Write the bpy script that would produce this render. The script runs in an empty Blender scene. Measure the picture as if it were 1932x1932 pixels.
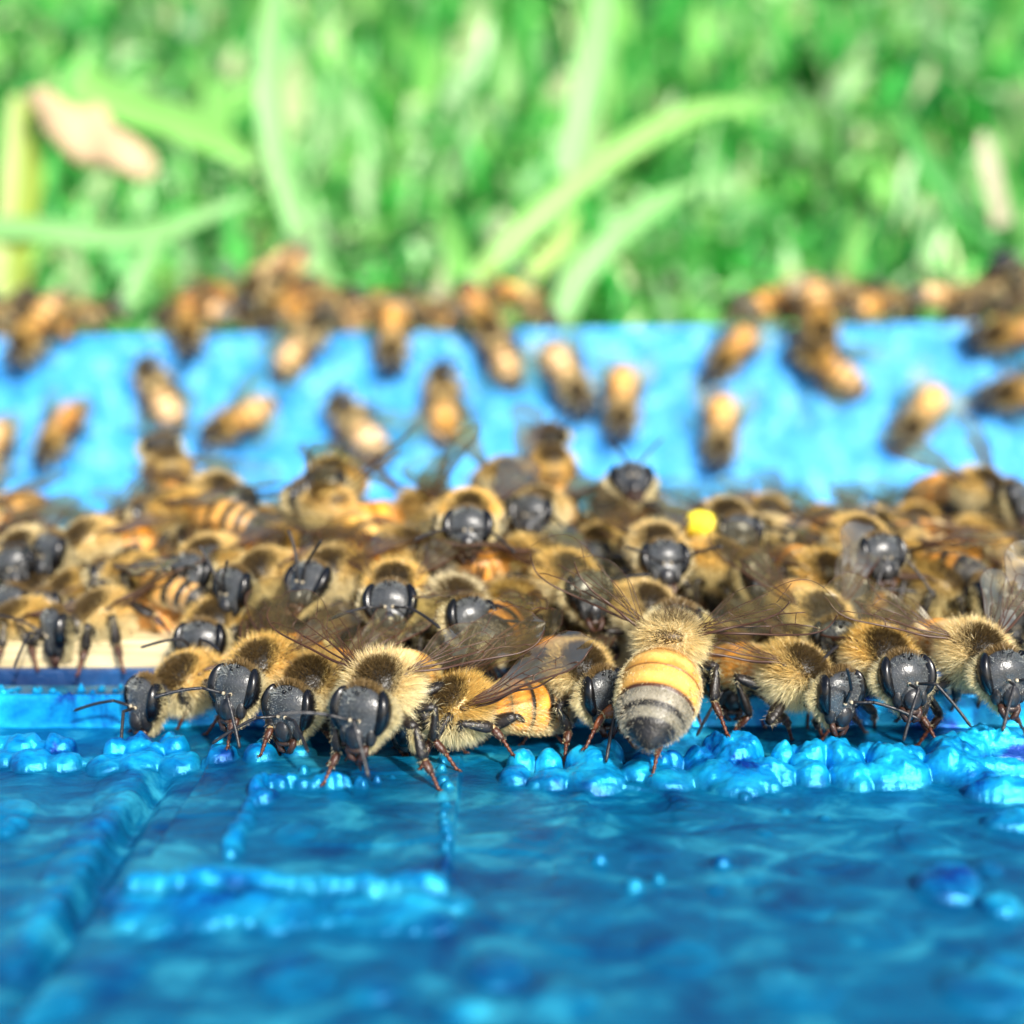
import bpy, math, random
import numpy as np
from mathutils import Matrix, Vector

# one Blender unit is one centimetre here: this is a macro photograph
random.seed(11)
RNG = np.random.default_rng(11)
scn = bpy.context.scene
scn.unit_settings.system = 'METRIC'
scn.unit_settings.scale_length = 0.01
COL = scn.collection

# ------------------------------------------------------------------ camera
TAN = 0.4142
PITCH = math.radians(10.6)
CAM = np.array([0.0, 0.0, 3.5])
cam_data = bpy.data.cameras.new('camera')
cam = bpy.data.objects.new('camera', cam_data)
COL.objects.link(cam)
cam.location = CAM
cam.rotation_euler = (math.radians(90) - PITCH, 0, 0)
cam_data.sensor_width = 36
cam_data.lens = 18 / TAN
cam_data.clip_start = 0.05
cam_data.clip_end = 2000
cam_data.dof.use_dof = True
cam_data.dof.focus_distance = 9.0
cam_data.dof.aperture_fstop = 0.155
scn.camera = cam

# ------------------------------------------------------------------ light
SUN_DIR = np.array([0.38, -0.70, 0.62]); SUN_DIR /= np.linalg.norm(SUN_DIR)
sun_el = math.asin(SUN_DIR[2])
sun_az = math.atan2(SUN_DIR[0], SUN_DIR[1])
world = bpy.data.worlds.new('World')
scn.world = world
world.use_nodes = True
wn = world.node_tree.nodes
wl = world.node_tree.links
bg = wn['Background']
sky = wn.new('ShaderNodeTexSky')
sky.sky_type = 'NISHITA'
sky.sun_disc = False
sky.sun_elevation = sun_el
sky.sun_rotation = sun_az
sky.dust_density = 2.0
wl.new(sky.outputs[0], bg.inputs[0])
bg.inputs[1].default_value = 0.15
sd = bpy.data.lights.new('sun', 'SUN')
sd.energy = 5.0
sd.angle = math.radians(4.0)
sd.color = (1.0, 0.95, 0.86)
so = bpy.data.objects.new('sun', sd)
COL.objects.link(so)
so.rotation_euler = Vector(SUN_DIR).to_track_quat('Z', 'Y').to_euler()
so.location = (30, -20, 60)

scn.view_settings.view_transform = 'Standard'
scn.view_settings.look = 'None'
scn.view_settings.gamma = 1.0
scn.view_settings.exposure = 0.5
scn.render.engine = 'CYCLES'
scn.cycles.use_denoising = True
scn.cycles.max_bounces = 8
scn.cycles.transparent_max_bounces = 24
scn.cycles.sample_clamp_indirect = 6.0


def unproj(px, py, Y, W=1932.0):
    """point on the camera ray through photo pixel (px, py) at world depth Y"""
    u = (px - W / 2) / (W / 2) * TAN
    v = (W / 2 - py) / (W / 2) * TAN
    f = np.array([0, math.cos(PITCH), -math.sin(PITCH)])
    up = np.array([0, math.sin(PITCH), math.cos(PITCH)])
    d = f + u * np.array([1, 0, 0]) + v * up
    t = (Y - CAM[1]) / d[1]
    return CAM + t * d


def on_plane(px, py, z=0.0):
    a = unproj(px, py, 1.0) - CAM
    t = (z - CAM[2]) / a[2]
    return CAM + t * a


# ------------------------------------------------------------------ helpers
def tag(o, label=None, cat=None, group=None, kind=None):
    if label: o['label'] = label
    if cat: o['category'] = cat
    if group: o['group'] = group
    if kind: o['kind'] = kind
    return o


def mk_mesh(name, V, quads=None, tris=None, mats=(), qmat=None, tmat=None, col=None, smooth=True):
    me = bpy.data.meshes.new(name)
    V = np.asarray(V, dtype=np.float32)
    quads = np.zeros((0, 4), np.int32) if quads is None or len(quads) == 0 else np.asarray(quads, np.int32)
    tris = np.zeros((0, 3), np.int32) if tris is None or len(tris) == 0 else np.asarray(tris, np.int32)
    me.vertices.add(len(V))
    me.vertices.foreach_set('co', V.ravel())
    nl = quads.size + tris.size
    me.loops.add(nl)
    me.loops.foreach_set('vertex_index', np.concatenate([quads.ravel(), tris.ravel()]))
    npoly = len(quads) + len(tris)
    me.polygons.add(npoly)
    ls = np.concatenate([np.arange(len(quads)) * 4, quads.size + np.arange(len(tris)) * 3]).astype(np.int32)
    me.polygons.foreach_set('loop_start', ls)
    mi = np.zeros(npoly, np.int32)
    if qmat is not None and len(quads): mi[:len(quads)] = qmat
    if tmat is not None and len(tris): mi[len(quads):] = tmat
    me.polygons.foreach_set('material_index', mi)
    me.polygons.foreach_set('use_smooth', np.full(npoly, smooth))
    for m in mats:
        me.materials.append(m)
    if col is not None:
        a = me.color_attributes.new('col', 'FLOAT_COLOR', 'POINT')
        c = np.ones((len(V), 4), np.float32)
        c[:, :3] = col
        a.data.foreach_set('color', c.ravel())
    me.update(calc_edges=True)
    me.validate()
    return me


class Build:
    """collects shapes that end up in ONE mesh"""
    def __init__(s):
        s.V = []; s.Q = []; s.T = []; s.C = []; s.QM = []; s.TM = []; s.n = 0

    def add(s, V, Q=None, T=None, col=(1, 1, 1), mat=0):
        V = np.asarray(V, float)
        s.V.append(V)
        c = np.asarray(col, float)
        s.C.append(np.broadcast_to(c, (len(V), 3)) if c.ndim == 1 else c)
        if Q is not None and len(Q):
            s.Q.append(np.asarray(Q) + s.n); s.QM.append(np.full(len(Q), mat))
        if T is not None and len(T):
            s.T.append(np.asarray(T) + s.n); s.TM.append(np.full(len(T), mat))
        s.n += len(V)

    def mesh(s, name, mats, smooth=True):
        return mk_mesh(name, np.concatenate(s.V), np.concatenate(s.Q) if s.Q else None,
                       np.concatenate(s.T) if s.T else None, mats,
                       np.concatenate(s.QM) if s.QM else None, np.concatenate(s.TM) if s.TM else None,
                       np.concatenate(s.C), smooth)


def grid_quads(nu, nv, wrap_v=False):
    i = np.arange(nu - 1)[:, None]
    j = np.arange(nv if wrap_v else nv - 1)[None, :]
    j2 = (j + 1) % nv
    a = i * nv + j; b = i * nv + j2; c = (i + 1) * nv + j2; d = (i + 1) * nv + j
    return np.stack([a, d, c, b], -1).reshape(-1, 4)


def sphere_pts(nu=16, nv=24):
    th = np.linspace(0.001, math.pi - 0.001, nu)
    ph = np.linspace(0, 2 * math.pi, nv, endpoint=False)
    T, P = np.meshgrid(th, ph, indexing='ij')
    # pole along z
    return np.stack([np.sin(T) * np.cos(P), np.sin(T) * np.sin(P), np.cos(T)], -1).reshape(-1, 3), \
        grid_quads(nu, nv, True)[:, ::-1]


def tube(points, radii, n=8, flat=1.0, ref=(0, 0, 1)):
    P = np.asarray(points, float)
    r = np.asarray(radii, float)
    t = np.gradient(P, axis=0)
    t /= np.linalg.norm(t, axis=1)[:, None] + 1e-9
    ref = np.asarray(ref, float)
    a = np.cross(t, ref)
    bad = np.linalg.norm(a, axis=1) < 0.05
    a[bad] = np.cross(t[bad], np.array([0.3, 1, 0.1]))
    a /= np.linalg.norm(a, axis=1)[:, None]
    b = np.cross(a, t)
    ph = np.linspace(0, 2 * math.pi, n, endpoint=False)
    V = P[:, None, :] + r[:, None, None] * (np.cos(ph)[None, :, None] * a[:, None, :] * flat + np.sin(ph)[None, :, None] * b[:, None, :])
    V = V.reshape(-1, 3)
    Q = grid_quads(len(P), n, True)
    # caps
    V = np.vstack([V, P[0], P[-1]])
    i0, i1 = len(V) - 2, len(V) - 1
    k = np.arange(n)
    T = np.vstack([np.stack([np.full(n, i0), k, (k + 1) % n], -1),
                   np.stack([np.full(n, i1), (len(P) - 1) * n + (k + 1) % n, (len(P) - 1) * n + k], -1)])
    return V, Q, T


def rot(axis, deg):
    return np.array(Matrix.Rotation(math.radians(deg), 3, axis))


def vnoise(x, y, seed=0):
    """smooth value noise, numpy"""
    r = np.random.default_rng(seed).random((256, 256))
    xi = np.floor(x).astype(int); yi = np.floor(y).astype(int)
    fx = x - xi; fy = y - yi
    fx = fx * fx * (3 - 2 * fx); fy = fy * fy * (3 - 2 * fy)
    g = lambda a, b: r[a % 256, b % 256]
    return (g(xi, yi) * (1 - fx) * (1 - fy) + g(xi + 1, yi) * fx * (1 - fy) +
            g(xi, yi + 1) * (1 - fx) * fy + g(xi + 1, yi + 1) * fx * fy) - 0.5


# ------------------------------------------------------------------ materials
def mat(name):
    m = bpy.data.materials.new(name)
    m.use_nodes = True
    return m, m.node_tree.nodes, m.node_tree.links, m.node_tree.nodes['Principled BSDF']


def mat_attr(name, rough=0.4, spec=0.5, bump=0.0, bscale=60.0, coat=0.0):
    m, n, l, b = mat(name)
    a = n.new('ShaderNodeAttribute'); a.attribute_name = 'col'
    l.new(a.outputs['Color'], b.inputs['Base Color'])
    tm = n.new('ShaderNodeTexNoise'); tm.inputs['Scale'].default_value = 11; tm.inputs['Detail'].default_value = 4
    tcm = n.new('ShaderNodeTexCoord'); l.new(tcm.outputs['Object'], tm.inputs['Vector'])
    mr = n.new('ShaderNodeMapRange'); mr.inputs[1].default_value = .3; mr.inputs[2].default_value = .7; mr.inputs[3].default_value = .62; mr.inputs[4].default_value = 1.2
    l.new(tm.outputs['Fac'], mr.inputs[0])
    vm = n.new('ShaderNodeVectorMath'); vm.operation = 'SCALE'
    l.new(a.outputs['Color'], vm.inputs[0]); l.new(mr.outputs[0], vm.inputs['Scale']); l.new(vm.outputs[0], b.inputs['Base Color'])
    b.inputs['Roughness'].default_value = rough
    b.inputs['Specular IOR Level'].default_value = spec
    b.inputs['Coat Weight'].default_value = coat
    if bump:
        tc = n.new('ShaderNodeTexCoord')
        t = n.new('ShaderNodeTexNoise'); t.inputs['Scale'].default_value = bscale
        t.inputs['Detail'].default_value = 3
        l.new(tc.outputs['Object'], t.inputs['Vector'])
        bp = n.new('ShaderNodeBump'); bp.inputs['Strength'].default_value = bump; bp.inputs['Distance'].default_value = 0.01
        l.new(t.outputs['Fac'], bp.inputs['Height']); l.new(bp.outputs[0], b.inputs['Normal'])
    return m


M_CHITIN = mat_attr('chitin', 0.38, 0.5, 0.6, 55)
M_FACE = mat_attr('face', 0.30, 0.6, 0.35, 60)
M_EYE, n, l, b = mat('compound_eye')
b.inputs['Base Color'].default_value = (0.003, 0.003, 0.004, 1)
b.inputs['Roughness'].default_value = 0.27
b.inputs['Specular IOR Level'].default_value = 0.5

# fur: light scatters through the strands as well as off them
M_FUR, n, l, b = mat('fur')
n.remove(b)
a = n.new('ShaderNodeAttribute'); a.attribute_name = 'col'
df = n.new('ShaderNodeBsdfDiffuse'); tr = n.new('ShaderNodeBsdfTranslucent'); gl = n.new('ShaderNodeBsdfGlossy')
gl.inputs['Roughness'].default_value = 0.35
gl.inputs['Color'].default_value = (0.9, 0.85, 0.7, 1)
m1 = n.new('ShaderNodeMixShader'); m1.inputs[0].default_value = 0.45
m2 = n.new('ShaderNodeMixShader'); m2.inputs[0].default_value = 0.05
l.new(a.outputs['Color'], df.inputs[0]); l.new(a.outputs['Color'], tr.inputs[0])
l.new(df.outputs[0], m1.inputs[1]); l.new(tr.outputs[0], m1.inputs[2])
l.new(m1.outputs[0], m2.inputs[1]); l.new(gl.outputs[0], m2.inputs[2])
l.new(m2.outputs[0], n['Material Output'].inputs[0])

# wing membrane
M_WING, n, l, b = mat('wing_membrane')
n.remove(b)
tp = n.new('ShaderNodeBsdfTransparent'); tp.inputs[0].default_value = (0.94, 0.90, 0.72, 1)
gl = n.new('ShaderNodeBsdfGlossy'); gl.inputs['Roughness'].default_value = 0.30
gl.inputs['Color'].default_value = (0.9, 0.85, 0.72, 1)
df = n.new('ShaderNodeBsdfTranslucent'); df.inputs[0].default_value = (0.45, 0.36, 0.18, 1)
d2 = n.new('ShaderNodeBsdfDiffuse'); d2.inputs[0].default_value = (0.22, 0.18, 0.10, 1)
tc = n.new('ShaderNodeTexCoord'); nz = n.new('ShaderNodeTexNoise'); nz.inputs['Scale'].default_value = 9; nz.inputs['Detail'].default_value = 2
bp = n.new('ShaderNodeBump'); bp.inputs['Strength'].default_value = 0.3; bp.inputs['Distance'].default_value = 0.03
l.new(tc.outputs['Object'], nz.inputs['Vector']); l.new(nz.outputs['Fac'], bp.inputs['Height']); l.new(bp.outputs[0], gl.inputs['Normal'])
fr = n.new('ShaderNodeFresnel'); fr.inputs[0].default_value = 1.5
l.new(bp.outputs[0], fr.inputs['Normal'])
ma = n.new('ShaderNodeMixShader'); ma.inputs[0].default_value = 0.5
mb = n.new('ShaderNodeMixShader'); mb.inputs[0].default_value = 0.13
mc = n.new('ShaderNodeMixShader')
l.new(df.outputs[0], ma.inputs[1]); l.new(d2.outputs[0], ma.inputs[2])
l.new(tp.outputs[0], mb.inputs[1]); l.new(ma.outputs[0], mb.inputs[2])
fm = n.new('ShaderNodeMath'); fm.operation = 'MULTIPLY'; fm.inputs[1].default_value = 0.28
l.new(fr.outputs[0], fm.inputs[0]); l.new(fm.outputs[0], mc.inputs[0]); l.new(mb.outputs[0], mc.inputs[1]); l.new(gl.outputs[0], mc.inputs[2])
l.new(mc.outputs[0], n['Material Output'].inputs[0])
M_VEIN, n, l, b = mat('wing_vein')
b.inputs['Base Color'].default_value = (0.055, 0.02, 0.008, 1)
b.inputs['Roughness'].default_value = 0.4


def paint_mat(name, base, dark, light, scale, rough, bump, bdist, spec=0.5, lo=0.35, hi=0.65, stretch=(1, 1, 1), coat=0.0):
    """brushed-on blue paint: thick and thin strokes of three blues, glossy, lumpy"""
    m, n, l, b = mat(name)
    tc = n.new('ShaderNodeTexCoord')
    mp = n.new('ShaderNodeMapping'); mp.inputs['Scale'].default_value = stretch
    l.new(tc.outputs['Object'], mp.inputs[0])
    t = n.new('ShaderNodeTexNoise'); t.inputs['Scale'].default_value = scale; t.inputs['Detail'].default_value = 6
    t.inputs['Roughness'].default_value = 0.62; t.inputs['Distortion'].default_value = 0.5
    l.new(mp.outputs[0], t.inputs['Vector'])
    cr = n.new('ShaderNodeValToRGB')
    cr.color_ramp.elements[0].position = lo; cr.color_ramp.elements[0].color = (*dark, 1)
    cr.color_ramp.elements[1].position = hi; cr.color_ramp.elements[1].color = (*light, 1)
    e = cr.color_ramp.elements.new((lo + hi) / 2); e.color = (*base, 1)
    l.new(t.outputs['Fac'], cr.inputs[0]); l.new(cr.outputs[0], b.inputs['Base Color'])
    b.inputs['Roughness'].default_value = rough
    b.inputs['Specular IOR Level'].default_value = spec
    b.inputs['Coat Weight'].default_value = coat
    b.inputs['Coat Roughness'].default_value = 0.08
    t2 = n.new('ShaderNodeTexNoise'); t2.inputs['Scale'].default_value = scale * 4.0; t2.inputs['Detail'].default_value = 8; t2.inputs['Roughness'].default_value = 0.7
    l.new(mp.outputs[0], t2.inputs['Vector'])
    t3 = n.new('ShaderNodeTexNoise'); t3.inputs['Scale'].default_value = scale * 12; t3.inputs['Detail'].default_value = 2
    l.new(tc.outputs['Object'], t3.inputs['Vector'])
    ad = n.new('ShaderNodeMath'); ad.operation = 'MULTIPLY_ADD'; ad.inputs[1].default_value = 0.25
    l.new(t3.outputs['Fac'], ad.inputs[0]); l.new(t2.outputs['Fac'], ad.inputs[2])
    bp = n.new('ShaderNodeBump'); bp.inputs['Strength'].default_value = bump; bp.inputs['Distance'].default_value = bdist
    l.new(ad.outputs[0], bp.inputs['Height']); l.new(bp.outputs[0], b.inputs['Normal'])
    return m


M_LID = paint_mat('blue_gloss_paint', (0.002, 0.165, 0.33), (0.001, 0.060, 0.19), (0.045, 0.46, 0.62), 2.2, 0.26, 0.5, 0.022, spec=.35, lo=.34, hi=.72, stretch=(0.8, 1.3, 1), coat=0.0)
M_LID.node_tree.nodes['Principled BSDF'].inputs['Metallic'].default_value = 0.45
# sunlit brightness put into the colour: drops, welts, ledge face brighter, worn flats duller
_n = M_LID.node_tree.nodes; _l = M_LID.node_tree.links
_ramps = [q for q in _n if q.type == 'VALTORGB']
_lit = _n.new('ShaderNodeValToRGB')
for _e, _c, _p in ((_lit.color_ramp.elements[0], (0.0, 0.035, 0.27, 1), .36), (_lit.color_ramp.elements[1], (0.015, 0.60, 0.92, 1), .68)):
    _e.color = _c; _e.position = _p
_e = _lit.color_ramp.elements.new(.46); _e.color = (0.001, 0.25, 0.62, 1)
_l.new(_ramps[0].inputs[0].links[0].from_socket, _lit.inputs[0])
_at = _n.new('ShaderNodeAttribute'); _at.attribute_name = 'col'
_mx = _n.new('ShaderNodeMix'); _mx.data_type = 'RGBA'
_l.new(_at.outputs['Fac'], _mx.inputs[0]); _l.new(_ramps[0].outputs[0], _mx.inputs[6]); _l.new(_lit.outputs[0], _mx.inputs[7])
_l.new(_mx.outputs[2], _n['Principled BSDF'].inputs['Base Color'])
M_BOARD = paint_mat('pale_blue_paint', (0.030, 0.33, 0.76), (0.010, 0.21, 0.58), (0.16, 0.50, 0.90), 4.0, 0.5, 0.4, 0.05, spec=.3)
M_FLOOR = paint_mat('deep_blue_paint', (0.004, 0.05, 0.17), (0.002, 0.02, 0.09), (0.01, 0.10, 0.3), 1.5, 0.4, 0.6, 0.05)


def wood_mat(name, c1, c2):
    m, n, l, b = mat(name)
    tc = n.new('ShaderNodeTexCoord'); mp = n.new('ShaderNodeMapping'); mp.inputs['Scale'].default_value = (0.5, 6, 6)
    l.new(tc.outputs['Object'], mp.inputs[0])
    t = n.new('ShaderNodeTexNoise'); t.inputs['Scale'].default_value = 2.5; t.inputs['Detail'].default_value = 6
    l.new(mp.outputs[0], t.inputs['Vector'])
    cr = n.new('ShaderNodeValToRGB')
    cr.color_ramp.elements[0].position = 0.35; cr.color_ramp.elements[0].color = (*c1, 1)
    cr.color_ramp.elements[1].position = 0.65; cr.color_ramp.elements[1].color = (*c2, 1)
    l.new(t.outputs['Fac'], cr.inputs[0]); l.new(cr.outputs[0], b.inputs['Base Color'])
    b.inputs['Roughness'].default_value = 0.6
    bp = n.new('ShaderNodeBump'); bp.inputs['Strength'].default_value = 0.4; bp.inputs['Distance'].default_value = 0.02
    l.new(t.outputs['Fac'], bp.inputs['Height']); l.new(bp.outputs[0], b.inputs['Normal'])
    return m


M_WOOD = wood_mat('cream_wood', (0.50, 0.40, 0.22), (0.72, 0.62, 0.38))

# ------------------------------------------------------------------ the blue lid in the foreground (height field)
domes = []   # x, y, rx, ry, height


def dome(px, py, rpx, h, asp=1.0, z=0.0):
    p = on_plane(px, py, z)
    depth = p[1] * math.cos(PITCH) + (CAM[2] - z) * math.sin(PITCH)
    r = rpx * (1.36 if px < 600 else 1.22) / 966.0 * TAN * depth; h = h * (.8 if h > .05 else 1)
    domes.append((p[0], p[1], r, r * asp, min(h, r * 1.9)))


for a in [
    # bead row on the left
    (18, 1438, 26, .10), (62, 1446, 30, .13), (45, 1424, 26, .20), (84, 1424, 18, .12), (122, 1446, 26, .12), (116, 1428, 22, .22), (8, 1420, 18, .16),
    (205, 1448, 30, .10), (222, 1432, 20, .20), (268, 1446, 34, .14), (262, 1428, 26, .21), (338, 1447, 30, .13), (331, 1428, 22, .22), (300, 1432, 18, .16),
    (318, 1418, 16, .26), (165, 1440, 14, .06), (415, 1447, 26, .12), (420, 1432, 15, .20), (492, 1446, 24, .12), (496, 1432, 14, .18), (566, 1436, 26, .12), (572, 1424, 14, .22),
    # beads in the middle and on the right
    (972, 1472, 26, .12), (984, 1452, 24, .18), (1012, 1482, 16, .08), (1040, 1478, 30, .12), (1036, 1458, 22, .20), (1034, 1442, 14, .27), (1120, 1474, 50, .13), (1126, 1452, 42, .20),
    (1092, 1450, 22, .18), (1150, 1446, 24, .22), (1205, 1466, 30, .13), (1222, 1448, 28, .14), (1262, 1476, 40, .12), (1270, 1450, 17, .24), (1250, 1456, 16, .18),
    (1318, 1450, 26, .20), (1346, 1470, 44, .15), (1382, 1446, 46, .26), (1352, 1442, 28, .27), (1408, 1444, 28, .27), (1420, 1476, 40, .14), (1386, 1480, 50, .13), (1445, 1470, 26, .17),
    (1474, 1472, 24, .15), (1476, 1450, 20, .24), (1494, 1442, 14, .30), (1456, 1488, 16, .09), (1528, 1472, 30, .15), (1530, 1450, 26, .24), (1506, 1460, 16, .18),
    (1572, 1446, 24, .26), (1592, 1454, 32, .25), (1604, 1474, 34, .17), (1588, 1438, 18, .31), (1632, 1446, 20, .22), (1622, 1486, 20, .10),
    (1680, 1456, 40, .26), (1700, 1470, 44, .20), (1664, 1476, 36, .18), (1716, 1452, 28, .22),
    (1794, 1446, 44, .28), (1780, 1466, 34, .24), (1808, 1470, 40, .18), (1830, 1478, 40, .12), (1834, 1440, 26, .22), (1852, 1484, 34, .12),
    # stray drops on the flat paint
    (575, 1475, 7, .07), (712, 1492, 7, .05), (740, 1484, 5, .03), (1405, 1506, 10, .04), (1480, 1530, 9, .03), (1555, 1545, 9, .025), (1130, 1627, 14, .05),
    (1195, 1678, 15, .05), (1242, 1662, 11, .05), (1362, 1632, 14, .05), (1350, 1680, 14, .03), (1440, 1570, 14, .02), (1300, 1520, 22, .015),
    (1785, 1675, 52, .11), (1800, 1660, 40, .10), (1885, 1715, 32, .10), (1860, 1640, 26, .03), (1915, 1850, 70, .06), (1840, 1870, 60, .04), (940, 1835, 55, .05),
    (870, 1900, 50, .04), (1060, 1880, 60, .03), (700, 1860, 50, .04), (560, 1840, 60, .04), (80, 1890, 60, .04), (1500, 1860, 70, .03), (1280, 1800, 60, .025), (200, 1830, 60, .03),
    (1010, 1575, 40, .012), (1550, 1620, 50, .012), (1720, 1580, 40, .012), (1500, 1700, 60, .015), (1100, 1730, 50, .012), (1640, 1750, 60, .02),
    (20, 1535, 36, .06), (500, 1532, 14, .10), (498, 1526, 22, .06), (560, 1590, 30, .03),
]:
    dome(*a)
for px, py, rx, asp, h in [(1896, 1400, 70, .25, .26), (1888, 1432, 62, .30, .20), (1905, 1470, 70, .4, .17), (1856, 1396, 40, .3, .30), (1925, 1520, 60, .5, .1)]:
    dome(px, py + 36, rx, h, asp)
# lumpy welts that run along the moulded edges
def welt(p0, p1, n_, r0, h0, seed):
    rr = random.Random(seed)
    for i in range(n_):
        t = i / (n_ - 1)
        dome(p0[0] + (p1[0] - p0[0]) * t + rr.uniform(-6, 6), p0[1] + (p1[1] - p0[1]) * t + rr.uniform(-4, 4),
             r0 * rr.uniform(.6, 1.2), h0 * rr.uniform(.6, 1.25), rr.uniform(.8, 1.8))
welt((262, 1468), (46, 1800), 14, 26, .065, 3)
welt((240, 1480), (20, 1790), 9, 40, .04, 33)
welt((235, 1700), (835, 1700), 18, 40, .085, 4)
welt((260, 1735), (820, 1740), 14, 34, .07, 14)
welt((488, 1508), (430, 1640), 9, 14, .11, 5)
welt((500, 1500), (690, 1500), 12, 12, .10, 6)
welt((838, 1440), (842, 1690), 16, 9, .055, 7)
welt((0, 1570), (30, 1560), 3, 26, .05, 8)

LEDGE_Y = 9.36
LEDGE_H = 0.24


def smooth(t):
    t = np.clip(t, 0, 1)
    return t * t * (3 - 2 * t)


_pa = on_plane(225, 1712); _pb = on_plane(842, 1712); _pc = on_plane(842, 1440); _pd = on_plane(270, 1462); _pe = on_plane(40, 1800)
# small drops on the ledge top, left and right
_rr = random.Random(5)
ledge_drops = [(_rr.uniform(-5, 5), _rr.uniform(9.44, 9.66), _rr.uniform(.018, .035), _rr.uniform(.015, .035)) for _ in range(260)]


def lid_height(x, y):
    x = np.asarray(x, float); y = np.asarray(y, float)
    z = 0.010 * vnoise(x * 1.1 + 7, y * 1.9, 1) + 0.006 * vnoise(x * 4.0, y * 5.5, 2) + 0.006 * vnoise(x * 11, y * 15, 3) + 0.012 * smooth((vnoise(x * 2.3 + 4, y * 2.6, 12) - .05) / .06)
    # raised moulded panel: left of a line, in front of another
    wob = 0.03 * vnoise(x * 3, y * 3, 4)
    pan = smooth((y + wob - _pb[1]) / 0.10) * smooth((_pb[0] + .02 - x) / .03) * smooth((x - _pa[0]) / .05) * smooth((8.75 - y) / .2)
    z += 0.07 * pan
    # gutter beside the left welt
    lx = _pe[0] + (_pd[0] - _pe[0]) * np.clip((y - _pe[1]) / (_pd[1] - _pe[1]), 0, 1)
    g = np.exp(-((x - lx - .16) / .07) ** 2) * smooth((8.5 - y) / .3) * smooth((y - 5.2) / .5)
    z -= 0.10 * g
    # blobs, smoothly joined
    acc = np.zeros_like(z)
    for (cx, cy, rx, ry, h) in domes:
        d = ((x - cx) / rx) ** 2 + ((y - cy) / ry) ** 2
        m = d < 1.0
        if m.any():
            hh = h * np.power(np.clip(1 - d[m], 0, 1), 0.40)
            hh = hh * (1 + 0.30 * vnoise(x[m] * 9, y[m] * 9, 9) + .16 * vnoise(x[m] * 22, y[m] * 22, 10) + .06 * vnoise(x[m] * 50, y[m] * 50, 11))
            acc[m] = np.maximum(acc[m], hh) + 0.12 * np.minimum(acc[m], hh)
    z += acc
    # ring left by a blister
    c = on_plane(1188, 1512)
    rad = np.hypot((x - c[0]) / .33, (y - c[1]) / .26)
    z += 0.035 * np.exp(-((rad - 1) / .22) ** 2) * (.6 + .8 * vnoise(x * 5, y * 5, 61)) * (1 + (y < c[1]) * -.5) - 0.02 * (rad < .85)
    # ledge at the back
    e = LEDGE_Y + 0.008 * vnoise(x * 2, x * 0 + 3, 6)
    z = z * (1 - smooth((y - e) / 0.05)) + (LEDGE_H + 0.006 * vnoise(x * 4, y * 4, 8)) * smooth((y - e) / 0.05)
    for (cx, cy, r, h) in ledge_drops:
        d = ((x - cx) / r) ** 2 + ((y - cy) / r) ** 2
        m = d < 1
        if m.any(): z[m] += h * np.sqrt(1 - d[m])
    z += 0.02 * np.exp(-((y - e - .06) / .03) ** 2)
    z = z - .30 * smooth((y - 9.70 - .02 * vnoise(x * 3, x * 0 + 9, 13)) / .05)
    return z


def build_lid():
    xs = np.concatenate([np.linspace(-14, -4.9, 60)[:-1], np.linspace(-4.9, 4.9, 860), np.linspace(4.9, 14, 60)[1:]])
    ys = np.concatenate([np.linspace(1.5, 5.0, 60)[:-1], np.linspace(5.0, 8.0, 200)[:-1], np.linspace(8.0, 10.02, 190)])
    X, Y = np.meshgrid(xs, ys, indexing='ij')
    Z = lid_height(X.ravel(), Y.ravel()).reshape(X.shape)
    V = np.stack([X, Y, Z], -1).reshape(-1, 3)
    Q = grid_quads(len(xs), len(ys))[:, ::-1][:, [0, 3, 2, 1]]
    Q = grid_quads(len(xs), len(ys))
    # skirt down the four sides and a bottom
    nx, ny = len(xs), len(ys)
    ring = [i * ny for i in range(nx)] + [(nx - 1) * ny + j for j in range(1, ny)] + \
           [i * ny + ny - 1 for i in range(nx - 2, -1, -1)] + [j for j in range(ny - 2, 0, -1)]
    base = V[ring].copy(); base[:, 2] = -1.6
    k = len(V); m = len(ring)
    V = np.vstack([V, base])
    a = np.array(ring); i = np.arange(m); j = (i + 1) % m
    S = np.stack([a[i], k + i, k + j, a[j]], -1)
    V = np.vstack([V, [[0, 6, -1.6]]])
    T = np.stack([np.full(m, len(V) - 1), k + j, k + i], -1)
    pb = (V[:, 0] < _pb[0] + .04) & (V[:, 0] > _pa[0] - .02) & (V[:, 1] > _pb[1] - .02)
    thick = smooth((V[:, 2] - .014 - .07 * pb) / .10) * (V[:, 1] < LEDGE_Y - .01) * .92  # colour mask for the sunlit look: raised paint brighter than the flats
    thick = np.where((V[:, 1] >= LEDGE_Y - .01) & (V[:, 1] < LEDGE_Y + .075), .9, thick)  # camera-facing ledge face coloured brighter, as if catching the sun
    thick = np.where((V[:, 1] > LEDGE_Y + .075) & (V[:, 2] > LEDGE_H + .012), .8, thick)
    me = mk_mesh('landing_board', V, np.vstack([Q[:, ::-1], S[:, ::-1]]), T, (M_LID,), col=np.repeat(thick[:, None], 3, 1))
    o = bpy.data.objects.new('landing_board', me); COL.objects.link(o)
    tag(o, 'glossy blue painted landing board with lumpy raised beads, nearest the camera', 'landing board')
    return o


build_lid()


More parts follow.
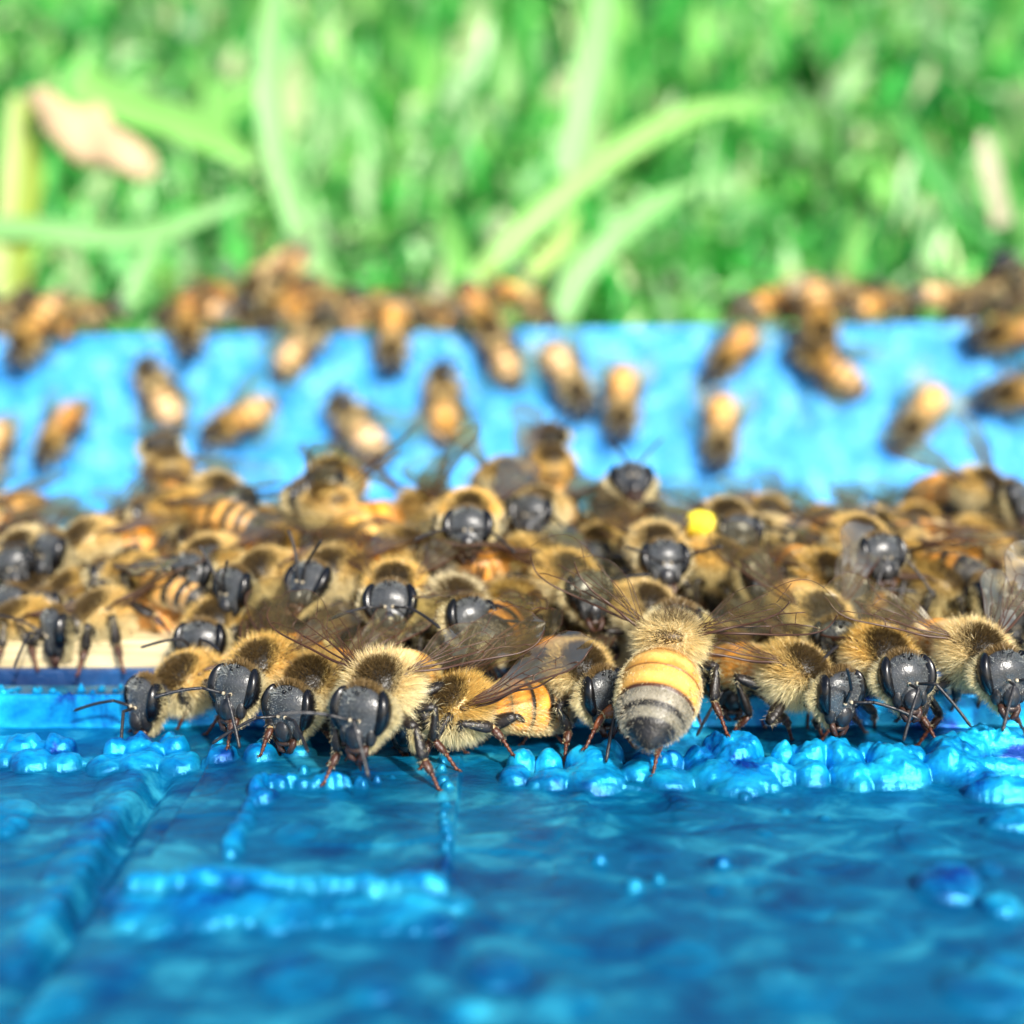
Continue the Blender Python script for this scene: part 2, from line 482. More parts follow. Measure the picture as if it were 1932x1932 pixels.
def box_mesh(name, x0, x1, y0, y1, z0, z1, m, bev=0.04, seg=3, cuts=1):
    import bmesh
    bm = bmesh.new()
    bmesh.ops.create_cube(bm, size=1)
    for v in bm.verts:
        v.co = Vector(((x0 + x1) / 2 + v.co.x * (x1 - x0), (y0 + y1) / 2 + v.co.y * (y1 - y0), (z0 + z1) / 2 + v.co.z * (z1 - z0)))
    bmesh.ops.bevel(bm, geom=bm.edges[:], offset=bev, segments=seg, affect='EDGES', profile=0.6)
    me = bpy.data.meshes.new(name)
    bm.to_mesh(me); bm.free()
    me.materials.append(m)
    for p in me.polygons: p.use_smooth = True
    return me


# ------------------------------------------------------------------ the open box behind: floor, sides and the far wall that leans back
hive = bpy.data.objects.new('hive_box', None); COL.objects.link(hive)
hive.location = (0, 14, -1.6)
tag(hive, 'open blue hive box behind the lid, its far wall dotted with bees', 'hive box')


def part(name, me, parent):
    o = bpy.data.objects.new(name, me); COL.objects.link(o)
    o.parent = parent
    o.matrix_parent_inverse = Matrix.Translation(parent.location).inverted() if parent.type == 'EMPTY' else Matrix()
    return o


part('gap_shade_rim', box_mesh('gap_shade_rim', -15, 15, 10.04, 10.135, -1.55, 0.26, M_FLOOR, 0.02), hive)  # strip added in deep blue to stand in for shade in the gap
part('floor', box_mesh('floor', -15, 15, 10.06, 21.5, -1.6, -0.25, M_FLOOR), hive)
# far wall: a leaning board, its face a lumpy grid
BT = unproj(966, 618, 20.2)        # top edge
TILT = math.radians(24)
B_UP = np.array([0.0, math.sin(TILT), math.cos(TILT)])
B_N = np.array([0.0, -math.cos(TILT), math.sin(TILT)])
ROLL = math.radians(0.9)
B_R = np.array([math.cos(ROLL), 0.0, math.sin(ROLL)])
B_R = B_R - B_UP * (B_R @ B_UP) * 0
def board_pt(a, s, off=0.0):
    """a along the top edge, s down from it, off out of the face"""
    return BT + a * B_R - s * B_UP + off * B_N
aa = np.linspace(-15, 15, 420); ss = np.linspace(-0.0, 5.2, 120)
A, S_ = np.meshgrid(aa, ss, indexing='ij')
off = 0.03 * vnoise(A * 1.2, S_ * 1.2, 21) + 0.02 * vnoise(A * 3.5, S_ * 3.5, 22) + 0.012 * vnoise(A * 9, S_ * 9, 23)
edge = np.minimum(1, S_ / 0.12)
off = off * edge - 0.10 * (1 - np.sqrt(1 - (1 - edge) ** 2))
front = BT + A[..., None] * B_R - S_[..., None] * B_UP + off[..., None] * B_N
V = front.reshape(-1, 3); nA, nS = len(aa), len(ss)
back_top = BT + aa[:, None] * B_R - B_N * 0.95
back_bot = BT + aa[:, None] * B_R - 5.2 * B_UP - B_N * 0.95
k = len(V)
V = np.vstack([V, back_top, back_bot])
i = np.arange(nA - 1)
Q = [grid_quads(nA, nS),
     np.stack([i * nS, (i + 1) * nS, k + i + 1, k + i], -1),
     np.stack([k + i, k + i + 1, k + nA + i + 1, k + nA + i], -1),
     np.stack([k + nA + i, k + nA + i + 1, (i + 1) * nS + nS - 1, i * nS + nS - 1], -1)]
wall = part('far_wall', mk_mesh('far_wall', V, np.vstack(Q), None, (M_BOARD,)), hive)
part('side_wall', box_mesh('side_wall', -16, -15.02, 10.2, 21.6, -1.6, 2.4, M_BOARD, 0.06), hive)
part('side_wall', box_mesh('side_wall', 15.02, 16, 10.2, 21.6, -1.6, 2.4, M_BOARD, 0.06), hive)

# cream frame bars under the heap
bars = [
    ((-15, 15, 10.14, 10.85, -0.24, 0.48), 'cream wooden frame bar at left front below the heap'),
    ((-15, 15, 11.25, 11.95, -0.24, 0.50), 'pale wooden frame bar glimpsed between the bees mid heap'),
    ((-15, 15, 12.45, 13.25, -0.24, 0.66), 'pale wooden frame bar at the back of the heap, right of the yellow pollen'),
]
for (bx, lab) in bars:
    o = bpy.data.objects.new('frame_bar', box_mesh('frame_bar', *bx, M_WOOD, 0.03)); COL.objects.link(o)
    tag(o, lab, 'frame bar', 'wooden frame bars under the bees')

# stand below everything
o = bpy.data.objects.new('hive_stand', box_mesh('hive_stand', -15, 15, 1.6, 21.2, -7.5, -1.62, M_FLOOR, 0.1)); COL.objects.link(o)
tag(o, 'deep blue lower hive body under the lid and open box', 'hive body')


# ------------------------------------------------------------------ bees
def hair_mesh(name, root, dirn, length, col, width=0.0032, curl=0.25, rng=RNG, mats=(M_FUR,)):
    N = len(root)
    d = dirn / (np.linalg.norm(dirn, axis=1)[:, None] + 1e-9)
    rv = rng.normal(size=(N, 3))
    side = np.cross(d, rv); side /= np.linalg.norm(side, axis=1)[:, None] + 1e-9
    bend = np.cross(d, rng.normal(size=(N, 3))); bend /= np.linalg.norm(bend, axis=1)[:, None] + 1e-9
    L = length[:, None]
    bend = bend * curl * L * rng.uniform(.1, 1, (N, 1))
    w = width * rng.uniform(.7, 1.2, (N, 1))
    m = root + d * L * .55 + bend * .3
    t = root + d * L + bend
    V = np.stack([root - side * w * .5, root + side * w * .5, m - side * w * .42, m + side * w * .42, t], 1).reshape(-1, 3)
    b = np.arange(N)[:, None] * 5
    Q = b + np.array([0, 1, 3, 2]); T = b + np.array([2, 3, 4])
    c = np.repeat(col, 5, axis=0).reshape(N, 5, 3)
    c = c * np.array([.75, .75, .95, .95, 1.12])[None, :, None]  # root shading put into the colour, darker at the root than the tip
    return mk_mesh(name, V, Q, T, mats, col=c.reshape(-1, 3), smooth=False)


DARK = np.array([0.010, 0.009, 0.009])
AMBER = np.array([0.70, 0.30, 0.045])
PALE_AMBER = np.array([0.72, 0.40, 0.12])
BROWN = np.array([0.11, 0.035, 0.010])
GOLD = np.array([1.0, 0.68, 0.19])
CREAM = np.array([1.0, 0.88, 0.54])
UMBER = np.array([0.14, 0.09, 0.035])
SEGS = [0.0, 0.19, 0.40, 0.61, 0.76, 0.88, 1.0]


def abdomen_profile(s):
    r = np.where(s < .38, np.sqrt(np.clip(1 - ((.38 - s) / .40) ** 2, 0, 1)), np.power(np.clip(1 - ((s - .38) / .62) ** 2.1, 0, 1), .72))
    return r


def abdomen_frame(s, A):
    """centre line and its slope"""
    x = -.19 - A['len'] * s * math.cos(math.radians(A['pitch'])) 
    z = -.04 - A['len'] * s * math.sin(math.radians(A['pitch'])) - A['bend'] * s ** 2
    y = A['side'] * s ** 1.5
    return np.stack([x, y, z], -1)


def abdomen_surf(s, ph, A, lift=0.0):
    c = abdomen_frame(s, A)
    e = 1e-3
    t = abdomen_frame(s + e, A) - c
    t /= np.linalg.norm(t, axis=-1)[..., None]
    right = np.cross(t, np.array([0, 0, 1.0])); right /= np.linalg.norm(right, axis=-1)[..., None]
    up = np.cross(right, t)
    seg = np.searchsorted(SEGS, s, side='right') - 1
    seg = np.clip(seg, 0, 5)
    S0 = np.array(SEGS)[seg]; S1 = np.array(SEGS)[seg + 1]
    f = (s - S0) / (S1 - S0)
    r = A['r'] * abdomen_profile(s) * (1 + .035 * f - .02 * (f > .97)) + lift
    rz = r * np.where(np.sin(ph) > 0, .90, .72)
    P = c + right * (r * np.cos(ph))[..., None] + up * (rz * np.sin(ph))[..., None]
    nrm = right * np.cos(ph)[..., None] + up * np.sin(ph)[..., None]
    return P, nrm, t, seg, f


def ab_color(seg, f, ph, A):
    kind = A['kind']
    top = np.sin(ph)
    c = np.zeros(seg.shape + (3,))
    am = A['amber']
    if kind == 'amber':
        base = [am * .9, am, am, np.array([.26, .23, .17]), np.array([.22, .20, .15]), DARK]
        dark_at = [.92, .88, .80, .62, .50, .0]
    elif kind == 'striped':
        base = [am, am, am, am * .9, am * .7, DARK]
        dark_at = [.85, .72, .60, .48, .35, 0]
    else:
        base = [am, am * .8, am * .6, DARK * 3, DARK * 2, DARK]
        dark_at = [.8, .6, .5, .3, .0, .0]
    for k in range(6):
        m = seg == k
        dk = smooth((f - dark_at[k]) / .14 + (.5 if dark_at[k] == 0 else 0))[..., None]
        col = base[k] * (1 - dk) + (BROWN * .7 if k < 3 and kind == 'amber' else DARK * 1.5) * dk
        c[m] = col[m]
    c = c * (.78 + .45 * np.exp(-((f - .45) / .3) ** 2))[..., None] * (np.array([1, .86, .6]) + (1 - np.array([1, .86, .6])) * (1 - smooth((f - .55) / .4))[..., None])
    # underside paler
    u = smooth((-top - .2) / .4)[..., None]
    c = c * (1 - u) + (am * .8) * u * (seg < 4)[..., None] + c * u * (seg >= 4)[..., None]
    return c


def two_bone(h, a, l1, l2, pole):
    d = a - h
    D = np.linalg.norm(d)
    D2 = min(D, (l1 + l2) * .985)
    D2 = max(D2, abs(l1 - l2) * 1.05)
    u = d / D
    a = h + u * D2
    x = (l1 * l1 - l2 * l2 + D2 * D2) / (2 * D2)
    hh = math.sqrt(max(l1 * l1 - x * x, 0))
    p = pole - u * (pole @ u); p /= np.linalg.norm(p) + 1e-9
    return h + u * x + p * hh, a


LEGS = [  # hip, lengths (femur, tibia, tarsus), default foot (x, y) in the bee's own frame
    (np.array([.12, .09, -.13]), (.23, .21, .24), (.36, .27)),
    (np.array([.00, .11, -.15]), (.25, .23, .28), (.02, .46)),
    (np.array([-.12, .10, -.13]), (.28, .31, .30), (-.40, .44)),
]


def add_leg(B, hip, foot, L, pole, hind, ground_n, rng, hair, red=0.0):
    """coxa, femur, tibia, long foot; a tapering chain down to the claw"""
    out = foot - hip
    hz = out - ground_n * (out @ ground_n)
    hz /= np.linalg.norm(hz) + 1e-9
    ankle = foot - hz * L[2] * .55 + ground_n * L[2] * .62
    knee, ankle = two_bone(hip, ankle, L[0], L[1], pole)
    rest = foot - ankle
    if np.linalg.norm(rest) > L[2] * 1.15: rest = rest / np.linalg.norm(rest) * L[2] * 1.15
    foot = ankle + rest
    mid = ankle + rest * .5 + ground_n * .012
    toe = foot + hz * .035 - ground_n * .004
    ref = np.cross(knee - hip, ankle - knee) + 1e-4
    ref = ref / (np.linalg.norm(ref) + 1e-9)
    wid = 1.35 if hind else 1.0
    blk = np.array([.014, .010, .008]); redb = np.array([.10, .026, .008])
    orange = np.array([.26, .065, .010])
    tibc = blk * (1 - red) + orange * red
    # coxa + femur
    t = np.linspace(0, 1, 7)
    P = hip + (knee - hip) * t[:, None]
    B.add(*tube(P, .043 * np.array([.8, 1.0, 1.15, 1.15, 1.05, .9, .62]) * wid ** .4, 9, .75, ref), col=blk)
    # tibia
    P = knee + (ankle - knee) * t[:, None]
    prof = np.array([.55, .7, .85, 1.0, 1.1, 1.15, .7]) if not hind else np.array([.5, .75, 1.05, 1.35, 1.6, 1.65, 1.0])
    B.add(*tube(P, .038 * prof, 9, .55 if hind else .75, ref), col=tibc)
    # pale joint
    sp, sq = sphere_pts(6, 8)
    B.add(sp * .024 + ankle, sq, col=np.array([.35, .24, .10]))
    # basitarsus, then small joints
    P = ankle + (mid - ankle) * t[:, None]
    prof = (np.array([.7, 1.2, 1.35, 1.35, 1.25, 1.1, .7]) if hind else np.array([.7, .95, 1, 1, .95, .85, .6]))
    B.add(*tube(P, .030 * prof, 9, .5 if hind else .8, ref), col=blk * .5 + redb * .5 if red < .5 else orange * .8)
    nb = 13
    t2 = np.linspace(0, 1, nb)
    P = mid + (foot - mid) * t2[:, None]
    B.add(*tube(P, .0135 * (1 + .28 * np.sin(t2 * math.pi * 2 * 3.5)) * (1 - .25 * t2), 7), col=redb)
    P = np.array([foot, foot + hz * .018 + ground_n * .006, toe])
    B.add(*tube(P, [.009, .007, .002], 6), col=redb)
    c = np.cross(hz, ground_n)
    for s in (-1, 1):
        P = np.array([foot, foot + hz * .015 + c * s * .014 + ground_n * .004, foot + hz * .026 + c * s * .022 - ground_n * .006])
        B.add(*tube(P, [.006, .004, .0012], 5), col=blk)
    # leg hairs
    for (p0, p1, n_, ln) in ((hip, knee, 110, .07), (knee, ankle, 110, .05), (ankle, mid, 70, .03)):
        if hair is None: break
        n_ = int(n_ * hair['dens'])
        tt = rng.random(n_)[:, None]
        ax = (p1 - p0) / (np.linalg.norm(p1 - p0) + 1e-9)
        rd = rng.normal(size=(n_, 3)); rd -= (rd @ ax)[:, None] * ax; rd /= np.linalg.norm(rd, axis=1)[:, None]
        hair['r'].append(p0 + (p1 - p0) * tt + rd * .015)
        hair['d'].append(rd * .8 + ax * .7)
        hair['l'].append(np.full(n_, ln) * rng.uniform(.4, 1, n_))
        hair['c'].append(np.tile(CREAM * .85, (n_, 1)) * rng.uniform(.7, 1.1, (n_, 1)))


def bee_meshes(P, name='honey_bee'):
    """P: pose and colour parameters, returns body mesh and fur mesh in the bee's own frame (head towards +X)"""
    rng = np.random.default_rng(P.get('seed', 1))
    dens = P.get('dens', 1.0)
    B = Build()
    H = dict(r=[], d=[], l=[], c=[], dens=min(dens * 1.2, 1.0))
    gold = P.get('gold', GOLD); cream = P.get('cream', CREAM)
    big = P.get('hq', True)
    # ---- thorax
    sp, sq = sphere_pts(22 if big else 12, 30 if big else 16)
    rad = np.array([.215, .195, .185])
    col = np.tile(gold * .55, (len(sp), 1))
    patch_dir = np.array([.52, 0, .85]); patch_dir /= np.linalg.norm(patch_dir)
    pmet = lambda q: q @ patch_dir - .03 * (1 - np.clip(np.abs(q[:, 1]) / .5, 0, 1)) * 0 + .5 * np.clip(q[:, 0] - .55, 0, 1) * (q[:, 2] > .1)
    d = pmet(sp)
    col = col + (np.array([.032, .027, .020]) - col) * smooth((d - .74) / .08)[:, None]
    B.add(sp * rad, sq, col=col)
    # scutellum hump behind
    s2, q2 = sphere_pts(10, 14)
    B.add(s2 * np.array([.055, .11, .05]) + np.array([-.15, 0, .115]), q2, col=UMBER * .6)
    # wing hinges
    for s in (-1, 1):
        B.add(s2 * np.array([.035, .025, .022]) + np.array([.01, s * .165, .10]), q2, col=np.array([.05, .03, .02]))
    # neck
    B.add(*tube([[.15, 0, -.02], [.22, 0, -.03], [.30, 0, -.05]], [.10, .085, .09], 12), col=DARK * 2)
    # thorax fur
    n_ = int(10500 * dens)
    u = rng.normal(size=(n_, 3)); u /= np.linalg.norm(u, axis=1)[:, None]
    pd = pmet(u) + rng.normal(size=n_) * .035
    keep = (pd + rng.normal(size=n_) * .03 < P.get('patch', rng.uniform(.79, .89))) & ~((u[:, 0] > .93))
    u = u[keep]; pd = pd[keep]
    n_ = len(u)
    nrm = u / rad; nrm /= np.linalg.norm(nrm, axis=1)[:, None]
    lean = np.array([-.35, 0, -.10])
    dd = nrm + lean + rng.normal(size=(n_, 3)) * .22
    up = smooth((u[:, 2] + .15) / .55)[:, None]
    cc = cream * (1 - up) + gold * up
    rim = smooth((pd - .48) / .28)[:, None]
    cc = cc * (1 - rim * .35) + UMBER * 2.5 * rim * .35
    cc = cc * rng.uniform(.65, 1.25, (n_, 1))
    H['r'].append(u * rad * .98); H['d'].append(dd)
    H['l'].append((.112 - .045 * rim[:, 0]) * rng.uniform(.55, 1.15, n_) * P.get('furlen', 1.0))
    H['c'].append(cc)
    # short dark hair on the patch and front collar
    n2 = int(4500 * dens)
    v = rng.normal(size=(n2 * 8, 3)); v /= np.linalg.norm(v, axis=1)[:, None]
    v = v[(pmet(v) > .66)][:n2]
    nr = v / rad; nr /= np.linalg.norm(nr, axis=1)[:, None]
    H['r'].append(v * rad * .98); H['d'].append(nr + np.array([.3, 0, 0]) + rng.normal(size=v.shape) * .25)
    H['l'].append(rng.uniform(.014, .055, len(v))); H['c'].append(np.tile(UMBER * 1.1, (len(v), 1)) * rng.uniform(.5, 1.6, (len(v), 1)))

    # ---- head, built in its own frame: face towards +x
    hR = rot('Z', P.get('hyaw', 0)) @ rot('Y', P.get('hpitch', 18)) @ rot('X', P.get('hroll', 0))
    hO = np.array([.285, 0, -.012])
    def HT(p): return (np.asarray(p) * 1.03) @ hR.T + hO + hR @ np.array([.085, 0, -.035])
    sp, sq = sphere_pts(26 if big else 12, 32 if big else 16)
    sx, sy, sz = sp[:, 0], sp[:, 1], sp[:, 2]
    wz = np.where(sz > 0, 1 - .12 * sz ** 2, 1 - .74 * np.power(np.clip(-sz, 0, 1), 1.05))
    hx = np.where(sx > 0, .105, .075) * sx * (1 - .15 * np.abs(sy))
    hy = .172 * sy * wz * np.where(sz > 0, np.power(np.clip(1 - sz ** 2, .02, 1), -.16), 1)
    hz = np.where(sz > 0, .180, .222) * sz - .01
    # shallow dip between brow and mouth shield
    hx = hx - .018 * np.exp(-((sz + .0) / .25) ** 2) * (sx > 0) * np.exp(-(sy / .6) ** 2)
    hv = np.stack([hx, hy, hz], -1)
    hc = np.tile(np.array([.050, .053, .056]), (len(sp), 1))
    B.add(HT(hv), sq, col=hc, mat=2)
    s3, q3 = sphere_pts(18 if big else 9, 20 if big else 12)
    for s in (-1, 1):
        e = s3 * np.array([.094, .052, .142])
        e[:, 1] += .030 * (1 - (s3[:, 2]) ** 2) - .010      # kidney bend
        e[:, 1] *= s
        e = e @ rot('X', -s * 9).T @ rot('Z', s * 20).T
        B.add(HT(e + np.array([-.008, s * .120, .022])), q3 if s > 0 else q3[:, ::-1], mat=1, col=DARK)
    # mouth shield, upper lip, jaws
    B.add(HT(s3 * np.array([.048, .062, .078]) + [.070, 0, -.112]), q3, mat=2, col=np.array([.018, .018, .02]))
    B.add(HT(s3 * np.array([.022, .050, .022]) + [.072, 0, -.192]), q3, col=np.array([.05, .025, .015]))
    for s in (-1, 1):
        pts = HT([[.040, s * .052, -.165], [.052, s * .054, -.205], [.056, s * .036, -.245], [.052, s * .006, -.262]])
        B.add(*tube(pts, [.024, .026, .022, .010], 8), col=np.array([.05, .02, .012]))
        # cheeks
        B.add(HT(s3 * np.array([.04, .035, .07]) + [.035, s * .085, -.10]), q3, col=np.array([.018, .018, .019]))
    if P.get('tongue', 0) > 0:
        L = P['tongue']
        pts = HT([[.03, 0, -.18], [.03, 0, -.18 - L * .5], [.0, 0.004, -.18 - L]])
        B.add(*tube(pts, [.026, .018, .006], 8, .6), col=np.array([.13, .035, .012]))
        for s in (-1, 1):
            pts = HT([[.03, s * .015, -.18], [.04, s * .028, -.18 - L * .4], [.015, s * .014, -.18 - L * .8]])
            B.add(*tube(pts, [.015, .012, .004], 6, .6), col=np.array([.09, .028, .012]))
    # ocelli
    s4, q4 = sphere_pts(7, 9)
    for (ox, oy, oz) in ((.06, 0, .150), (.035, .030, .168), (.035, -.030, .168)):
        B.add(HT(s4 * .013 + [ox, oy, oz]), q4, mat=1, col=DARK)
    # antennae
    for s in (-1, 1):
        an = P.get('ant', {}).get(s, (35, 20, 0))   # scape raise, spread, flagellum drop
        base = np.array([.092, s * .028, -.010])
        B.add(HT(s4 * .0135 + base), q4, col=np.array([.45, .38, .26]))
        ra, sprd, drop = [math.radians(q) for q in an]
        sd_ = np.array([math.cos(ra) * math.cos(sprd), s * math.cos(ra) * math.sin(sprd), math.sin(ra)])
        el = base + sd_ * .135
        B.add(*tube(HT(np.array([base, base + sd_ * .05, base + sd_ * .1, el])), [.009, .011, .0115, .010], 8), col=np.array([.012, .011, .012]))
        d2 = np.array([.55 * math.cos(drop), s * (.45 + .3 * math.sin(sprd)), -math.sin(drop)])
        d2 /= np.linalg.norm(d2)
        tt = np.linspace(0, 1, 24)
        fl = el + d2 * (.30 * tt)[:, None] + np.array([0, 0, -.045]) * (tt ** 2)[:, None]
        B.add(*tube(HT(fl), .0122 * (1 - .10 * np.abs(np.sin(tt * math.pi * 11))) * np.where(tt > .98, .6, 1), 8), col=np.array([.016, .015, .017]))
    # head fur: ring behind, tuft on the crown, dusting on the face
    n3 = int(2600 * dens)
    v = rng.normal(size=(n3, 3)); v /= np.linalg.norm(v, axis=1)[:, None]
    v = v[(v[:, 0] < .10)]
    wz = np.where(v[:, 2] > 0, 1 - .12 * v[:, 2] ** 2, 1 - .74 * np.power(np.clip(-v[:, 2], 0, 1), 1.05))
    p = np.stack([v[:, 0] * .08, v[:, 1] * .185 * wz, v[:, 2] * .19 - .01], -1)
    dr = np.stack([v[:, 0] * .5 - .15, v[:, 1], v[:, 2]], -1) + rng.normal(size=v.shape) * .22
    H['r'].append(HT(p)); H['d'].append(dr @ hR.T)
    H['l'].append(rng.uniform(.03, .062, len(v)))
    topw = smooth((v[:, 2] - .3) / .5)[:, None]
    H['c'].append((cream * .9 * (1 - topw) + UMBER * 2.2 * topw) * rng.uniform(.7, 1.2, (len(v), 1)))
    nr_ = int(2600 * dens)
    al = rng.uniform(0, 2 * math.pi, nr_); cz = np.sin(al); cy = np.cos(al)
    wz = np.where(cz > 0, 1 - .12 * cz ** 2, 1 - .74 * np.power(np.clip(-cz, 0, 1), 1.05))
    p = np.stack([-.035 + rng.uniform(-.03, .02, nr_), cy * .190 * wz, cz * .180 - .01], -1)
    H['r'].append(HT(p)); H['d'].append((np.stack([rng.uniform(-.1, .35, nr_), cy, cz], -1) + rng.normal(size=p.shape) * .15) @ hR.T)
    H['l'].append(rng.uniform(.045, .085, nr_) * np.where(cz > .6, .7, 1))
    tw_ = smooth((cz - .55) / .4)[:, None]
    H['c'].append((cream * .95 * (1 - tw_) + UMBER * 2.0 * tw_) * rng.uniform(.7, 1.15, (nr_, 1)))
    n4 = int(3600 * dens)
    v = rng.normal(size=(n4, 3)); v /= np.linalg.norm(v, axis=1)[:, None]
    v = v[(v[:, 0] > .25) & (np.abs(v[:, 1]) < .75)]
    wz = np.where(v[:, 2] > 0, 1 - .12 * v[:, 2] ** 2, 1 - .74 * np.power(np.clip(-v[:, 2], 0, 1), 1.05))
    p = np.stack([v[:, 0] * .105 - .018 * np.exp(-(v[:, 2] / .25) ** 2), v[:, 1] * .175 * wz, v[:, 2] * np.where(v[:, 2] > 0, .180, .222) - .01], -1)
    H['r'].append(HT(p)); H['d'].append((v + np.array([.1, 0, -.4]) + rng.normal(size=v.shape) * .35) @ hR.T)
    H['l'].append(rng.uniform(.004, .010, len(v)) + .03 * (v[:, 2] > .65))
    H['c'].append(np.tile(np.array([.40, .42, .40]), (len(v), 1)) * rng.uniform(.5, 1.4, (len(v), 1)))

    # ---- abdomen
    A = dict(len=.74, r=.215, pitch=4, bend=.10, side=0.0, kind='amber', amber=AMBER)
    A.update(P.get('ab', {}))
    ns = 110 if big else 44; nph = 48 if big else 24
    s = np.linspace(0.003, .998, ns); ph = np.linspace(0, 2 * math.pi, nph, endpoint=False)
    Sg, Pg = np.meshgrid(s, ph, indexing='ij')
    pts, nr, tt, seg, f = abdomen_surf(Sg, Pg, A)
    B.add(pts.reshape(-1, 3), grid_quads(ns, nph, True), col=ab_color(seg, f, Pg, A).reshape(-1, 3))
    B.add(*tube([[-.14, 0, -.02], [-.19, 0, -.035], [-.24, 0, -.045]], [.09, .07, .09], 12), col=DARK * 2)
    n5 = int(14000 * dens)
    sr = rng.random(n5) ** .9; pr = rng.uniform(0, 2 * math.pi, n5)
    pts, nr, tt, seg, f = abdomen_surf(sr, pr, A)
    band = (f < .5)
    first = seg == 0
    sidew = np.abs(np.cos(pr)) > .80
    under = np.sin(pr) < -.1
    prob = np.where(first, .95, np.where(seg >= 3, np.where(band, 1.0, .40), np.where(band, .22, .10)))
    prob = np.where(sidew, np.maximum(prob, .75), prob)
    prob = np.where(seg == 5, .08, prob)
    prob = np.where((seg == 4) & ~band, .15, prob)
    kp = rng.random(n5) < prob
    pts, nr, tt, seg, f, pr, sidew, first, under = [q[kp] for q in (pts, nr, tt, seg, f, pr, sidew, first, under)]
    ln = np.where(first, .06, np.where(sidew | under, .040, .024)) * rng.uniform(.5, 1.1, len(pts))
    cc = np.where(first[:, None], cream * .6 + gold * .4, np.where((seg >= 3)[:, None], np.array([.62, .56, .42]), gold * .4 + cream * .6))
    cc = np.where((seg == 5)[:, None], cc * .4, cc)
    H['r'].append(pts); H['d'].append(nr * np.where(first | sidew, .7, .14)[:, None] + tt * .9 + rng.normal(size=pts.shape) * .15)
    H['l'].append(ln); H['c'].append(cc * rng.uniform(.7, 1.15, (len(pts), 1)))

    # ---- legs
    inv = P.get('inv')                      # world -> bee matrix, for feet on real ground
    gz = P.get('gz', -.36)
    for li, (hip, L, ft) in enumerate(LEGS):
        for s in (-1, 1):
            h = hip * np.array([1, s, 1])
            jx, jy = rng.uniform(-.09, .09, 2)
            fo = P.get('feet', {}).get((li, s))
            if inv is not None:
                if fo is None:
                    w = P['pos'] + P['F2'] * (ft[0] + jx) + P['L2'] * s * (ft[1] + jy)
                    w[2] = P['ground'](w[0], w[1])
                else:
                    w = np.array(fo, float)
                foot = inv @ (w - P['pos'])
                gn = inv @ np.array([0, 0, 1.0])
            else:
                foot = np.array([ft[0] + jx, s * (ft[1] + jy), gz]); gn = np.array([0, 0, 1.0])
            reach = L[0] + L[1] + L[2] * .75
            v_ = foot - h; D = np.linalg.norm(v_)
            if D > reach: foot = h + v_ * reach / D
            pole = np.array(P['hindpole']) * np.array([1, s, 1]) if li == 2 and 'hindpole' in P else np.array([[.45, .1, -.55][li], s * .8, 1.0])
            add_leg(B, h, foot, L, pole, li == 2, gn, rng, H, red=P.get('redlegs', 0) if li == 2 else 0)
    # breast fur underneath
    n6 = int(1500 * dens)
    v = rng.normal(size=(n6, 3)); v /= np.linalg.norm(v, axis=1)[:, None]; v[:, 2] = -np.abs(v[:, 2])
    H['r'].append(v * rad * .98); H['d'].append(v + rng.normal(size=v.shape) * .2)
    H['l'].append(rng.uniform(.05, .11, n6)); H['c'].append(np.tile(cream * .95, (n6, 1)) * rng.uniform(.7, 1.15, (n6, 1)))

    body = B.mesh(name, (M_CHITIN, M_EYE, M_FACE))
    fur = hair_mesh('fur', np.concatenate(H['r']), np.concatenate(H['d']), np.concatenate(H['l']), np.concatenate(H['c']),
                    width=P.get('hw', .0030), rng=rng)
    return body, fur


